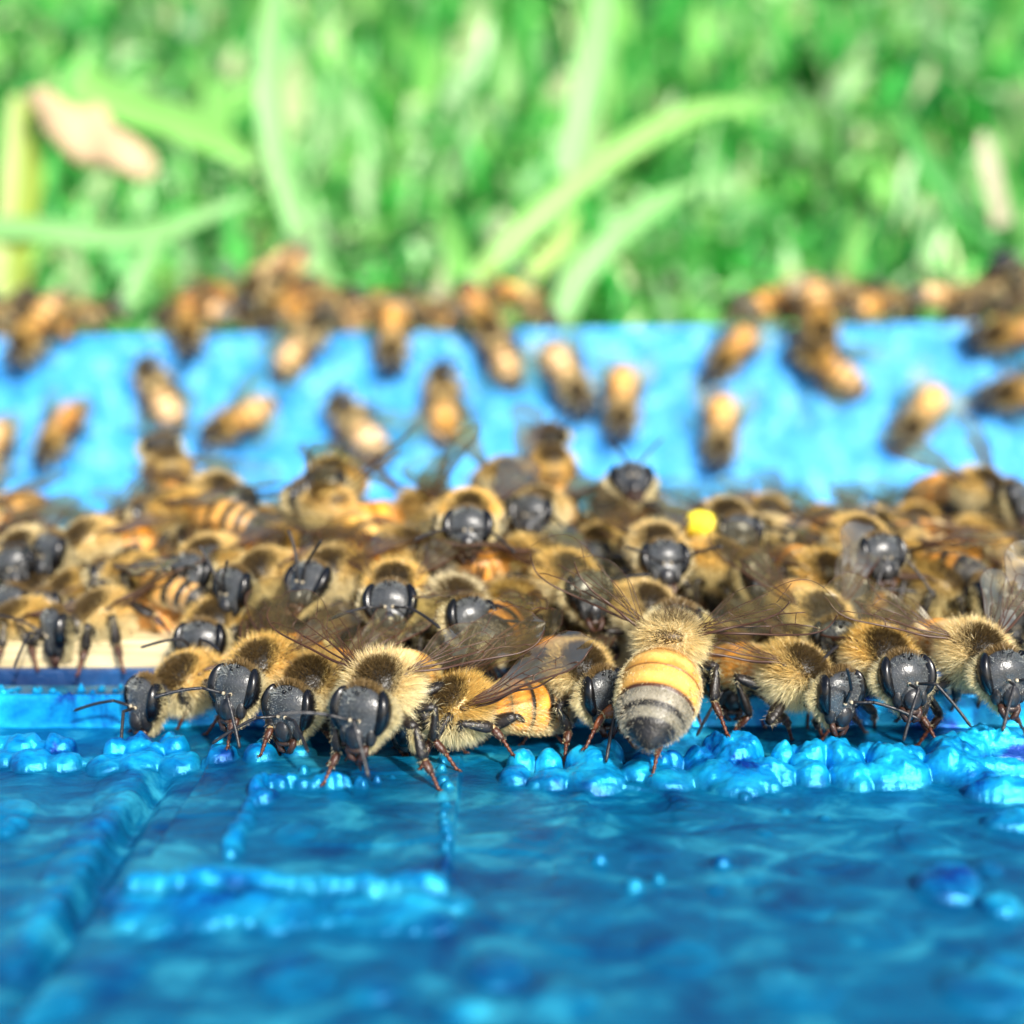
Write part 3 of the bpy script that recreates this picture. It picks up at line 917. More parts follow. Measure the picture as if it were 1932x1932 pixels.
# ---- wings: membrane with real vein tubes, one mesh for each wing kind and side
def wing_mesh(name, length, upper, lower, veins, side, seed=0):
    us = np.linspace(0, 1, 26)
    upper = [(p, q * 1.18) for p, q in upper]; lower = [(p, q * 1.18) for p, q in lower]
    up = np.interp(us, [p[0] for p in upper], [p[1] for p in upper])
    lo = np.interp(us, [p[0] for p in lower], [p[1] for p in lower])
    for a in (up, lo):                                # soften the corners
        a[1:-1] = (a[:-2] + 2 * a[1:-1] + a[2:]) / 4
        a[1:-1] = (a[:-2] + 2 * a[1:-1] + a[2:]) / 4
    vs = np.linspace(0, 1, 9)
    X = np.repeat(us[:, None], 9, 1)
    Yv = lo[:, None] * (1 - vs) + up[:, None] * vs
    def zf(x, y): return .030 * np.sin(x * 2.6) * .8 + .010 * np.sin(y * 60 + x * 9) * x + .012 * np.sin(x * 14 + seed)
    V = np.stack([X * length, Yv, zf(X, Yv)], -1).reshape(-1, 3)
    V[:, 1] *= side
    B = Build()
    B.add(V, grid_quads(26, 9), mat=0)
    up_f = lambda x: np.interp(x, us, up); lo_f = lambda x: np.interp(x, us, lo)
    lead = [(x, up_f(x)) for x in np.linspace(0, .97, 30)]
    allv = [(lead, .0085, .0035)]
    allv.append(([(x, lo_f(x)) for x in np.linspace(.02, 1, 24)], .0018, .0014))
    for pts, r in veins:
        P = []
        for (x, w) in pts: P.append((x, lo_f(x) * (1 - w) + up_f(x) * w))
        allv.append((P, r, r * .8))
    for pts, r0, r1 in allv:
        pts = np.array(pts, float)
        # resample smooth
        d = np.r_[0, np.cumsum(np.hypot(*np.diff(pts, axis=0).T))]
        k = np.linspace(0, d[-1], max(6, len(pts) * 3))
        q = np.stack([np.interp(k, d, pts[:, 0]), np.interp(k, d, pts[:, 1])], -1)
        if len(q) > 8:
            q[1:-1] = (q[:-2] + q[1:-1] * 2 + q[2:]) / 4
        P3 = np.stack([q[:, 0] * length, q[:, 1] * side, zf(q[:, 0], q[:, 1])], -1)
        B.add(*tube(P3, np.linspace(r0, r1, len(P3)) * 1.25, 6, 1.0, (0, 0, 1)), mat=1)
    return B.mesh(name, (M_WING, M_VEIN))


FORE_UP = [(0, .012), (.12, .04), (.3, .065), (.55, .105), (.75, .125), (.88, .115), (.96, .07), (1, .0)]
FORE_LO = [(0, -.012), (.15, -.03), (.3, -.07), (.5, -.13), (.68, -.185), (.82, -.185), (.93, -.12), (1, -.0)]
FORE_V = [([(0, .5), (.15, .62), (.35, .74), (.52, .80)], .0055), ([(.50, .98), (.52, .80), (.66, .78), (.80, .88), (.84, .97)], .0035),
          ([(.0, .3), (.15, .32), (.30, .40), (.45, .52), (.62, .56), (.76, .60)], .0035), ([(.30, .40), (.34, .74)], .0028),
          ([(.45, .52), (.50, .80)], .0028), ([(.56, .55), (.60, .78)], .0025), ([(.70, .58), (.68, .79)], .0025),
          ([(.15, .32), (.22, .12), (.34, .05)], .003), ([(.34, .43), (.42, .28), (.58, .30), (.62, .56)], .0025), ([(.42, .28), (.50, .02)], .0022),
          ([(.58, .30), (.70, .04)], .0022), ([(.0, .1), (.12, .1), (.42, .28)], .0028)]
HIND_UP = [(0, .01), (.3, .03), (.6, .055), (.85, .05), (1, 0)]
HIND_LO = [(0, -.01), (.2, -.07), (.45, -.14), (.7, -.15), (.88, -.10), (1, 0)]
HIND_V = [([(0, .5), (.3, .66), (.55, .72), (.8, .8)], .003), ([(.0, .4), (.25, .42), (.5, .40), (.8, .3)], .0025), ([(.38, .42), (.42, .68)], .002), ([(.1, .4), (.3, .18), (.5, .02)], .002)]
WMESH = {}
for s in (-1, 1):
    # right wing (side -1) has its leading edge on +Y in wing space
    WMESH[('fore', s)] = wing_mesh('fore_wing', .95, FORE_UP, FORE_LO, FORE_V, -s, 1)
    WMESH[('hind', s)] = wing_mesh('hind_wing', .68, HIND_UP, HIND_LO, HIND_V, -s, 2)


def wing_matrix(side, sweep, elev, twist, hind):
    sw, el = math.radians(sweep), math.radians(elev)
    X = Vector((-math.cos(sw) * math.cos(el), side * math.sin(sw) * math.cos(el), math.sin(el)))
    Z = Vector((0, 0, 1)); Z = (Z - X * Z.dot(X)).normalized()
    Z = Matrix.Rotation(math.radians(twist) * side, 3, X) @ Z
    Y = Z.cross(X)
    loc = Vector((-.005 if not hind else -.055, side * .165, .115 if not hind else .095))
    M = Matrix((X, Y, Z)).transposed().to_4x4()
    M.translation = loc
    return M


GROUP_HEAP = 'honey bees crowded on the open hive'


def frame(F, U):
    F = np.asarray(F, float); F /= np.linalg.norm(F)
    U = np.asarray(U, float)
    U = U - F * (U @ F); U /= np.linalg.norm(U)
    L = np.cross(U, F)
    return F, L, U


def link_bee(body, fur, pos, F, L, U, wings, label, group, scale=1.0):
    o = bpy.data.objects.new('honey_bee', body); COL.objects.link(o)
    M = Matrix(((F[0], L[0], U[0]), (F[1], L[1], U[1]), (F[2], L[2], U[2]))).to_4x4()
    M = Matrix.Translation(Vector(pos)) @ M @ Matrix.Scale(scale, 4)
    o.matrix_world = M
    tag(o, label, 'bee', group)
    f = bpy.data.objects.new('fur', fur); COL.objects.link(f); f.parent = o
    for s in (-1, 1):
        sw, el, tw = wings[s]
        for kind in ('fore', 'hind'):
            w = bpy.data.objects.new(kind + '_wing', WMESH[(kind, s)]); COL.objects.link(w)
            w.parent = o
            h = kind == 'hind'
            w.matrix_local = wing_matrix(s, sw + (0 if not h or tw > 80 else 3 if sw < 45 else -17), el - (3 if h and tw < 80 else -13 if h else 0), tw, h)
    return o


def fold(a=14, el=8, tw=10):
    return {1: (a, el, tw), -1: (a, el, tw)}


placed = []      # spheres of bees already there


def occupy(pos, F, scale=1.0):
    for k in (.28, -.02, -.35, -.65):
        placed.append(np.array(pos) + np.array(F) * k * scale)


def free(pos, F, r=.30):
    for k in (.28, -.02, -.35, -.65):
        p = np.array(pos) + np.array(F) * k
        for q in placed:
            d = p - q
            if d @ d < r * r: return False
    return True


def yawdir(yaw, pitch, roll=0):
    a, p, r = map(math.radians, (yaw, pitch, roll))
    F = np.array([math.cos(p) * math.sin(a), -math.cos(p) * math.cos(a), -math.sin(p)])
    U0 = np.array([0, 0, 1.0]); F, L, U = frame(F, U0)
    U2 = U * math.cos(r) + L * math.sin(r)
    return frame(F, U2)


def ground_front(x, y):
    if y < 10.0: return float(lid_height(np.array([x]), np.array([y]))[0]) + .004
    return .47


def hero(px, py, Y, yaw, pitch, label, roll=0, wings=None, scale=1.0, ground=None, feet=None, **kw):
    scale *= 1.10
    if Y < 9.6: py += 34
    if abs(yaw) < 75:
        if pitch > 0: pitch *= .12
        kw['hpitch'] = kw.get('hpitch', 12) - pitch - (14 if Y < 9.6 else 22)
        ab = dict(kw.get('ab', {})); ab['pitch'] = ab.get('pitch', 0) + pitch * .9 + 9
        kw['ab'] = ab
    pos = unproj(px, py, Y)
    F, L, U = yawdir(yaw, pitch, roll)
    F2 = np.array([F[0], F[1], 0]); F2 /= np.linalg.norm(F2); L2 = np.cross([0, 0, 1.0], F2)
    R = np.stack([F, L, U], 0)
    P = dict(seed=int(px * 7 + py), dens=1.0)
    hr = np.random.default_rng(int(px * 3 + py))
    wmix = hr.uniform(0, .38); P['gold'] = (GOLD * (1 - wmix) + CREAM * wmix) * hr.uniform(.82, 1.05)
    P['furlen'] = hr.uniform(.82, 1.12)
    P.update(kw)
    g = ground or ground_front
    P.update(inv=R / scale, pos=pos, F2=F2, L2=L2, ground=g)
    if feet:
        P['feet'] = {k: (v if len(v) == 3 and v[2] is not None else v) for k, v in feet.items()}
    body, fur = bee_meshes(P)
    occupy(pos, F, scale)
    return link_bee(body, fur, pos, F, L, U, wings or fold(14, 6 - .75 * max(pitch, 0)), label, GROUP_HEAP, scale)


def foot_at(px, py, z=None):
    """the point of the lid seen at that pixel"""
    a = unproj(px, py, 1.0) - CAM
    ts = np.linspace(5, 12, 700)
    pts = CAM + a / a[1] * ts[:, None]
    zz = lid_height(pts[:, 0], pts[:, 1])
    k = np.argmax(pts[:, 2] < zz + .006)
    return pts[k]


# ------------------------------------------------------------------ front row, left to right
SPREAD = lambda a, e=18, t=-10: {1: (a, e, t), -1: (a, e, t)}
hero(356, 1252, 9.45, -38, 22, 'leftmost front-row bee stretching one feeler out to the left over the blue beads', hpitch=14, hyaw=-8,
     ant={1: (10, 30, 40), -1: (10, 62, 8)}, tongue=.05, feet={(0, -1): foot_at(250, 1378), (0, 1): foot_at(335, 1375)}, ab=dict(pitch=-4))
hero(497, 1226, 9.15, -16, 27, 'front-row bee with golden ruff and black face, second from left', hpitch=4, hyaw=-10,
     ant={1: (5, 30, 75), -1: (12, 55, 5)}, tongue=.08, feet={(0, -1): foot_at(430, 1410)}, ab=dict(side=.05))
hero(590, 1258, 9.0, -12, 30, 'front-row bee with dark bald back patch, head tucked low beside the biggest face', hpitch=14, hyaw=-14,
     ant={1: (10, 60, 10), -1: (0, 50, 20)}, wings={1: (34, 18, 40), -1: (36, 22, 40)}, feet={(0, -1): foot_at(492, 1425), (0, 1): foot_at(640, 1410)}, patch=.70)
hero(722, 1262, 8.45, -12, 33, 'largest bee face in front, pale fur, wings half open, tongue touching the blue paint', hpitch=10, hyaw=-10,
     ant={1: (20, 15, 60), -1: (15, 60, -10)}, tongue=.16, wings={1: (60, 12, 36), -1: (56, 14, 36)}, gold=CREAM * .6 + GOLD * .4, scale=1.02,
     feet={(0, -1): foot_at(612, 1478), (0, 1): foot_at(828, 1490)}, ab=dict(kind='amber', amber=PALE_AMBER * 1.1, pitch=2))
hero(862, 1300, 8.75, -68, 12, 'side-on bee in the front row with its long wing raised to the right', hpitch=30, hyaw=-12, roll=14,
     wings={1: (14, 30, 10), -1: (10, 20, 10)}, feet={(2, 1): foot_at(1062, 1402), (1, 1): foot_at(968, 1425)}, ab=dict(kind='striped', pitch=-2))
hero(1092, 1232, 9.1, 18, 30, 'front-row bee half hidden behind the striped abdomen of its neighbour, one eye showing', hpitch=16, hyaw=24,
     ant={1: (0, 40, 40), -1: (0, 30, 60)}, wings={1: (20, -10, 5), -1: (20, -6, 5)}, patch=.72)
# the bee that turns its back on us
hero(1266, 1176, 9.0, 164, -12, 'bee seen from behind with amber and black abdomen, wings spread wide, hind legs reddish', hpitch=30,
     wings={1: (98, 30, 112), -1: (98, 10, 112)}, gold=CREAM * .75 + GOLD * .25, ab=dict(kind='amber', len=.78, r=.258, pitch=7, bend=.10, amber=np.array([.74, .40, .09])), redlegs=1.0, hindpole=(-.9, .25, -.3), scale=1.02,
     feet={(2, 1): foot_at(1104, 1412), (2, -1): foot_at(1226, 1482), (1, -1): foot_at(1372, 1386)}, patch=.9)
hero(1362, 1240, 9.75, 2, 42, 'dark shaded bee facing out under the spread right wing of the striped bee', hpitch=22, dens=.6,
     gold=UMBER * 1.8, cream=UMBER * 3, ant={1: (0, 40, 20), -1: (0, 40, 80)})  # shade under the wing put into the dark fur colours
hero(1500, 1236, 9.0, 42, 16, 'bee turned to the right with bristly cream ruff and one feeler bent upward', hpitch=22, hyaw=-12,
     ant={1: (10, 50, 5), -1: (70, 20, -60)}, wings={1: (20, 6, 20), -1: (36, 12, 40)}, feet={(0, -1): foot_at(1552, 1392), (0, 1): foot_at(1632, 1382), (1, -1): foot_at(1494, 1395)},
     ab=dict(amber=AMBER * 1.1))
hero(1545, 1168, 9.75, 6, 30, 'pale furry bee behind the right-turned one, wings held up like a pair of fans', hpitch=30,
     wings={1: (34, 24, 34), -1: (34, 26, 34)}, gold=CREAM * .5 + GOLD * .5, ab=dict(kind='amber', amber=PALE_AMBER, pitch=-12))
hero(1658, 1205, 9.1, 12, 33, 'front-row bee with two long feelers hanging straight down onto the beads', hpitch=4, hyaw=0,
     ant={1: (5, 25, 48), -1: (-5, 5, 82)}, feet={(0, -1): foot_at(1650, 1372)}, wings=SPREAD(20, -8))
hero(1838, 1198, 9.0, 10, 27, 'rightmost whole front-row bee, cream coated, olive wings opened to both sides', hpitch=6, hyaw=2,
     ant={1: (10, 60, 0), -1: (0, 20, 40)}, wings={1: (50, 30, 36), -1: (72, 18, 44)}, gold=CREAM * .55 + GOLD * .45, feet={(0, -1): foot_at(1795, 1342), (0, 1): foot_at(1845, 1335)})
hero(2010, 1180, 9.3, -30, 20, 'bee cut by the right edge of the photo behind the rightmost front bee', dens=.6)

# ------------------------------------------------------------------ second row
G2 = lambda x, y: .5
def hero2(*a, **k):
    k.setdefault('dens', .75)
    k.setdefault('ground', lambda x, y: .49 if y > 10.14 else .27 if y > 9.7 else ground_front(x, y))
    return hero(*a, **k)
hero2(500, 1085, 10.5, -26, 22, 'bee in the second row with its left eye glinting and one feeler straight up', hpitch=16, hyaw=-14, ant={1: (60, 30, -50), -1: (70, 15, -70)})
hero2(628, 1082, 10.35, -20, 12, 'bee with an upturned shiny face and two feelers raised, second row', hpitch=-10, hyaw=-12, ant={1: (60, 25, -40), -1: (65, 5, -70)})
hero2(745, 1112, 9.95, 0, 26, 'bee looking straight out above the big pale one, white dots at its feeler roots', hpitch=2, ant={1: (-5, 60, 20), -1: (-5, 60, 10)}, wings=SPREAD(28, 12, 30))
hero2(858, 1140, 9.85, 20, 22, 'ash-pale bee with grizzled fur tilting its face to the right, second row', hpitch=8, hyaw=6, hroll=-8,
      gold=CREAM * .8, ant={1: (10, 60, 0), -1: (0, 10, 60)}, tongue=.05)
hero2(1066, 1092, 10.2, 24, 24, 'bee whose face is crossed by the spread left wing of the striped bee', hpitch=10, hyaw=6, ant={1: (50, 50, -10), -1: (10, 60, -20)})
hero2(972, 1140, 10.1, 160, 0, 'dark-backed bee turned away between the ash-pale face and the wing tips', ab=dict(kind='dark'), gold=GOLD * .6)
hero2(1215, 1150, 9.95, 30, 18, 'orange bee mostly hidden behind the spread wings of the striped bee', wings=SPREAD(30, 2, 10))
hero2(410, 1180, 10.15, -6, 26, 'bee showing only its dark back patch, tucked behind the leftmost front bee', wings=SPREAD(16, 4))
hero2(196, 1162, 10.35, -52, 14, 'bee with orange banded abdomen standing on the cream wood at left, head low', hpitch=26, wings={1: (12, 22, 0), -1: (16, 10, 0)},
      feet=None, ant={1: (30, 10, 20), -1: (40, 40, -20)}, ab=dict(amber=AMBER * 1.1))
hero2(42, 1180, 10.4, -62, 10, 'bee cut by the left edge, pale banded abdomen above the cream wood', ab=dict(kind='striped', amber=PALE_AMBER))

# ------------------------------------------------------------------ the heap behind
SIL = [(-200, 1010), (0, 990), (240, 958), (330, 925), (500, 900), (680, 915), (760, 940), (900, 915), (1000, 905), (1130, 900), (1210, 925), (1260, 960), (1400, 955), (1450, 930), (1560, 905), (1700, 905), (1932, 885), (2150, 880)]
def crest(x, Y=13.3):
    px = 966 + x / (TAN * (Y * math.cos(PITCH) + 2 * math.sin(PITCH))) * 966
    sy = np.interp(px, [s[0] for s in SIL], [s[1] for s in SIL])
    return unproj(px, sy, Y)[2] - .86
def heap_z(x, y):
    z0 = .50
    zc = max(crest(x), .55)
    t = min(max((y - 10.6) / (13.3 - 10.6), 0), 1.0)
    z = z0 + (zc - z0) * t
    if y > 13.3: z -= (y - 13.3) * 1.3
    return z
hg = lambda x, y: heap_z(x, y)
def heap(px, py, Y, yaw, pitch, label, **k):
    k.setdefault('dens', .5); k.setdefault('ground', lambda x, y: heap_z(x, y) - .05); k.setdefault('hw', .0042)
    return hero(px, py, Y, yaw, pitch, label, **k)
heap(886, 975, 10.9, 0, 26, 'large golden bee facing straight out, raised above the heap at centre', hpitch=4, ant={1: (0, 60, 30), -1: (0, 60, 10)}, tongue=.06,
     wings=SPREAD(22, 10, 25), ground=lambda x, y: 1.0, dens=.8, gold=GOLD * 1.1)
heap(1020, 962, 11.9, -14, -6, 'bee with a round glossy face looking up, right of the raised golden one', hpitch=2, hyaw=-2, ant={1: (20, 60, 20), -1: (10, 60, 60)})
heap(1180, 930, 12.3, 4, -30, 'bee rearing up against the blue wall with two raised feelers, top of heap', hpitch=-24, ant={1: (60, 50, -50), -1: (70, 25, -80)}, ground=lambda x, y: .9)
heap(1238, 1035, 10.8, 4, 26, 'bee with grey face and folded feelers, right of centre in the heap', hpitch=4, hyaw=0, ant={1: (15, 60, -20), -1: (15, 50, -20)})
heap(1350, 1062, 10.9, 48, 14, 'bee in profile beside a gap of pale wood, face turned right, heap', hpitch=14, ant={1: (20, 30, 50), -1: (30, 30, -30)})
heap(1618, 1022, 10.8, 14, 30, 'dark-faced bee behind the fan-winged pale one', hpitch=10, ant={1: (-10, 30, 60), -1: (-10, 30, 70)})
heap(1858, 1022, 11.7, 82, 2, 'long striped bee lying side-on at right, a pink-grey wing along its flank', wings={1: (5, 2, 10), -1: (6, -4, -36)}, ab=dict(kind='dark', amber=AMBER * .8, len=.95, r=.25), scale=1.08)
heap(1850, 925, 12.6, 30, 12, 'bee behind the long striped one with its torn pale wing stuck up', hyaw=20, wings={1: (30, 30, 30), -1: (50, 24, 40)})
heap(618, 955, 11.7, 228, -12, 'bee facing away on the heap, banded abdomen ending in a black glossy tip', ab=dict(kind='striped', pitch=16, len=.8, amber=np.array([.7, .42, .12])), wings={1: (36, 44, 0), -1: (30, 50, 0)})
heap(800, 965, 12.0, 112, -2, 'orange bee lying across the heap with one clear wing jutting right', ab=dict(kind='amber', pitch=2, amber=np.array([.75, .32, .03])), wings={1: (25, 30, 0), -1: (120, 50, 0)})
heap(955, 905, 12.7, 14, 20, 'dark-headed bee with a wing raised to the left on the central crest', gold=GOLD * .7, wings={1: (20, 30, 30), -1: (40, 40, 40)})
heap(628, 905, 12.4, -4, 6, 'grey-faced bee with feelers up on the crest left of centre', hpitch=-6, ant={1: (70, 40, -60), -1: (70, 20, -70)})
heap(1040, 880, 13.3, 186, -58, 'bee climbing upright off the top of the heap onto the blue wall', wings=SPREAD(20, 12))
heap(318, 885, 13.4, 210, -40, 'bee climbing out of the heap onto the wall at left', wings={1: (30, 10, 0), -1: (60, 10, 0)})
heap(1765, 1110, 10.6, 60, 6, 'shadowy amber bee underneath the long striped one', ab=dict(kind='dark'), gold=GOLD * .6)
heap(330, 965, 12.0, 250, 4, 'bee with pale rings on its abdomen near the left ridge of the heap', ab=dict(kind='striped', amber=PALE_AMBER))
heap(395, 1060, 10.9, -12, 24, 'blurred dark face in the left part of the heap below a slanting wing', hpitch=4)
heap(250, 1085, 10.9, 235, 4, 'bee with black and yellow ringed abdomen above the orange banded one', ab=dict(kind='striped', amber=PALE_AMBER))
heap(170, 1025, 11.5, -40, 22, 'bee peering out with a dark head high on the left slope of the heap', hpitch=10)
heap(410, 935, 12.4, 40, 10, 'bee with a broad brown wing at the left shoulder of the heap', hyaw=20)
heap(1010, 1060, 10.7, 100, 6, 'bee lying sideways below the round glossy face, wing flat', wings=fold(10, 4, 0))
heap(760, 1040, 11.0, 60, 8, 'bee with a pale glinting eye just left of the raised golden one')
heap(1370, 985, 11.6, 8, 24, 'bee with a dark domed back beneath the yellow pollen pellet', ab=dict(kind='amber'), patch=.7)

# ------------------------------------------------------------------ shared bees for the blurred crowd
PROTO = []
kinds = [('amber', AMBER), ('striped', PALE_AMBER), ('amber', np.array([.92, .48, .12])), ('dark', AMBER), ('striped', PALE_AMBER * 1.15), ('amber', np.array([.95, .62, .34]))]
for k, (kd, am) in enumerate(kinds):
    PROTO.append(bee_meshes(dict(seed=100 + k, dens=.38, hq=False, hw=.0056, hyaw=[-18, 12, 0, 20, -8, 4][k], hpitch=[-18, -6, -14, 0, 4, -12][k],
                                 ab=dict(kind=kd, amber=am, side=[.08, -.06, 0, .05, -.1, .02][k], pitch=[6, 0, 10, 4, 2, 8][k]), gz=-.33,
                                 gold=[GOLD, GOLD, CREAM * .5 + GOLD * .5, GOLD * .85, GOLD, CREAM * .7 + GOLD * .3][k],
                                 ant={1: (30, 40, 0), -1: (20, 50, 30)})))


def crowd(pos, F, U, label, group, k, scale=1.0, wings=None):
    F, L, U = frame(F, U)
    body, fur = PROTO[k % len(PROTO)]
    occupy(pos, F, scale)
    return link_bee(body, fur, pos, F, L, U, wings or fold(random.uniform(8, 26), random.uniform(2, 14), random.uniform(-8, 14)), label, group, scale)


# bees on the far wall: pixel of the middle of the body, direction of the head in the picture (degrees, 0 right, 90 up)
WALL = [
    (82, 635, 232, 'plump peach bee near the top left corner of the wall, head down to the left', 1, 1.12),
    (312, 752, 118, 'bee high on the left of the wall, dark head up, long pink-tan abdomen', 5, 1.05),
    (124, 820, 240, 'bee low on the left of the wall with a rust-red band across its waist', 0, .95),
    (458, 803, 205, 'bee lying nearly level on the wall, orange waist and pale ringed tail to the right', 4, 1.0),
    (576, 660, 50, 'bee at upper left centre of the wall climbing up to the right', 5, 1.05),
    (745, 640, 268, 'bee hanging head down from the top edge of the wall', 2, 1.0),
    (680, 815, 128, 'bee with spread pinkish wings low on the wall, head to the upper left', 5, 1.08),
    (840, 770, 92, 'bee climbing straight up the middle of the wall, wings neatly folded', 2, 1.08),
    (944, 672, 118, 'bee with dark head just under the top edge, right of centre, climbing left', 5, 1.0),
    (1070, 722, 298, 'bee heading down to the right with a dark blue shadow below its head', 5, 1.1),
    (1172, 764, 268, 'orange bee heading straight down beside another one on the wall', 2, 1.05),
    (1378, 672, 232, 'bee with bright orange abdomen heading down left, upper right of the wall', 0, .95),
    (1356, 818, 266, 'orange bee heading straight down, alone at the right of the wall', 2, 1.05),
    (1552, 702, 142, 'rounded pink bee with black head casting a deep blue shadow', 1, 1.1),
    (1728, 792, 234, 'bright orange bee alone at the far right of the wall, heading down left', 2, 1.05),
    (-2, 862, 255, 'bee cut by the left edge of the photo low on the wall', 5, 1.0),
    (1893, 640, 190, 'bee at the right edge of the photo just under the top of the wall', 3, 1.1),
    (1915, 752, 185, 'bee at the right edge of the photo, dark head pointing left', 3, 1.1),
    (365, 612, 268, 'bee half over the top edge of the wall, dark head downward, left part', 3, 1.0),
    (905, 600, 300, 'dark grey bee coming over the top edge beside two others at centre', 3, 1.0),
    (1535, 606, 280, 'bulky dark bee hanging over the top edge at right', 1, 1.1),
]
def board_hit(px, py):
    a = unproj(px, py, 1.0) - CAM
    t = ((BT - CAM) @ B_N) / (a @ B_N)
    return CAM + a * t
for (px, py, ang, lab, k, sc) in WALL:
    p = board_hit(px, py)
    r = math.radians(ang)
    # picture direction -> direction in the face of the board
    q = board_hit(px + 20 * math.cos(r), py - 20 * math.sin(r))
    F = (q - p) / np.linalg.norm(q - p)
    U = B_N
    pos = p + U * .30 * sc + F * .2
    sp_ = 'spread' in lab
    crowd(pos, F, U, lab, 'bees scattered over the far wall', k, sc * .97, {1: (38, 10, 0), -1: (30, 10, 0)} if sp_ else None)
# bees along the top edge
TOP = [
    (20, 585, 0, 60, 'peach bee on the top edge at the far left corner', 2, 1.1, 0),
    (-60, 575, 0, 60, 'bee on the top edge just past the left side of the photo', 2, 1.1, 0),
    (172, 572, 0, 30, 'bee on the top edge with golden back and dark head to the right, left part', 0, 1.0, 0),
    (345, 588, 0, 200, 'tan bee lying along the top edge left of the tall cluster', 1, 1.0, 0),
    (455, 575, 0, -60, 'dark-legged bee at the left foot of the tall cluster on the top edge', 3, 1.0, 0),
    (520, 578, 0, -110, 'dark bee at the right foot of the tall cluster on the top edge', 3, 1.0, 0),
    (492, 530, .5, 250, 'cream bee perched on top of the tall cluster against the grass', 5, 1.15, 0),
    (622, 558, .2, 20, 'rust-orange bee on the top edge, its tail sticking up to the left', 0, 1.05, 0),
    (735, 575, 0, 20, 'cream bee arched on the top edge above the one hanging head down', 5, 1.1, 0),
    (785, 592, 0, 160, 'amber bee at the right end of the left crowd on the top edge', 4, .9, 0),
    (880, 578, 0, 10, 'tan bee on the top edge at centre, grey head to the right', 1, .95, 0),
    (1008, 580, 0, -60, 'orange-backed bee alone on the top edge right of centre', 2, .95, 0),
    (1440, 585, 0, 170, 'cream bee at the left end of the right-hand crowd on the top edge', 5, 1.05, 0),
    (1505, 575, .1, 10, 'peach bee humped over others in the right-hand crowd', 2, 1.1, 0),
    (1610, 552, .15, 30, 'grey-winged bee high in the right-hand crowd on the top edge', 1, 1.0, 0),
    (1688, 572, 0, 5, 'bright orange bee lying along the top edge in the right-hand crowd', 2, .95, 0),
    (1815, 565, 0, -30, 'pale tan bee beside the pink one in the right-hand crowd', 1, 1.0, 0),
    (1868, 552, .2, 60, 'pink bee with tail raised near the right end of the top edge', 5, 1.1, 0),
    (1925, 530, .4, 120, 'golden bee topmost at the right end of the top edge', 0, 1.1, 0),
    (1940, 590, 0, 200, 'brown bee lowest at the right end of the top edge', 4, 1.1, 0),
]
for (px, py, up, ang, lab, k, sc, _) in TOP:
    k = {0: 2, 1: 5, 4: 5}.get(k, k); sc *= 1.08
    p = unproj(px, py - 8, BT[1] + .30 + up * .1)
    p[2] = BT[2] + p[0] * math.sin(ROLL) + .30 * sc + up * .75
    r = math.radians(ang)
    F = np.array([math.cos(r), .35 * math.cos(r * 2), .45 * math.sin(r)])
    ang2 = random.uniform(-.3, .3)
    crowd(p, F, np.array([.1, -.35, 1.0]), lab, 'bees along the top edge of the wall', k, sc * 1.0)

# fill the heap with more bees wherever there is room
cand = []
g = random.Random(4)
for lift in (0.0, 0.0, .16, .30):
    for _ in range(1500):
        cand.append((g.uniform(-6.8, 6.8), g.uniform(10.5, 13.8), lift))
filled = []
for (x, y, lift) in cand:
    if y < 10.9 and x < -2.6: continue
    z = heap_z(x, y) + .16 + lift
    e = .15
    nx = -(heap_z(x + e, y) - heap_z(x - e, y)) / (2 * e); ny = -(heap_z(x, y + e) - heap_z(x, y - e)) / (2 * e)
    U = np.array([nx + g.uniform(-.25, .25), ny + g.uniform(-.2, .2), 1.0]); U /= np.linalg.norm(U)
    yaw = g.choice([g.gauss(0, 35), g.gauss(0, 35), g.gauss(0, 45), g.uniform(-180, 180), g.choice([-90, 90]) + g.gauss(0, 15)])
    F0 = np.array([math.sin(math.radians(yaw)), -math.cos(math.radians(yaw)), -.1])
    F, L, U = frame(F0, U)
    pos = np.array([x, y, z])
    if not free(pos, F, .30): continue
    occupy(pos, F)
    filled.append((x, y, pos, F, U, yaw, g.randrange(6), lift))
    if len(filled) > 130: break


def px_of(p):
    d = p - CAM
    f = np.array([0, math.cos(PITCH), -math.sin(PITCH)]); up = np.array([0, math.sin(PITCH), math.cos(PITCH)])
    return 966 + d[0] / (d @ f) / TAN * 966, 966 - (d @ up) / (d @ f) / TAN * 966


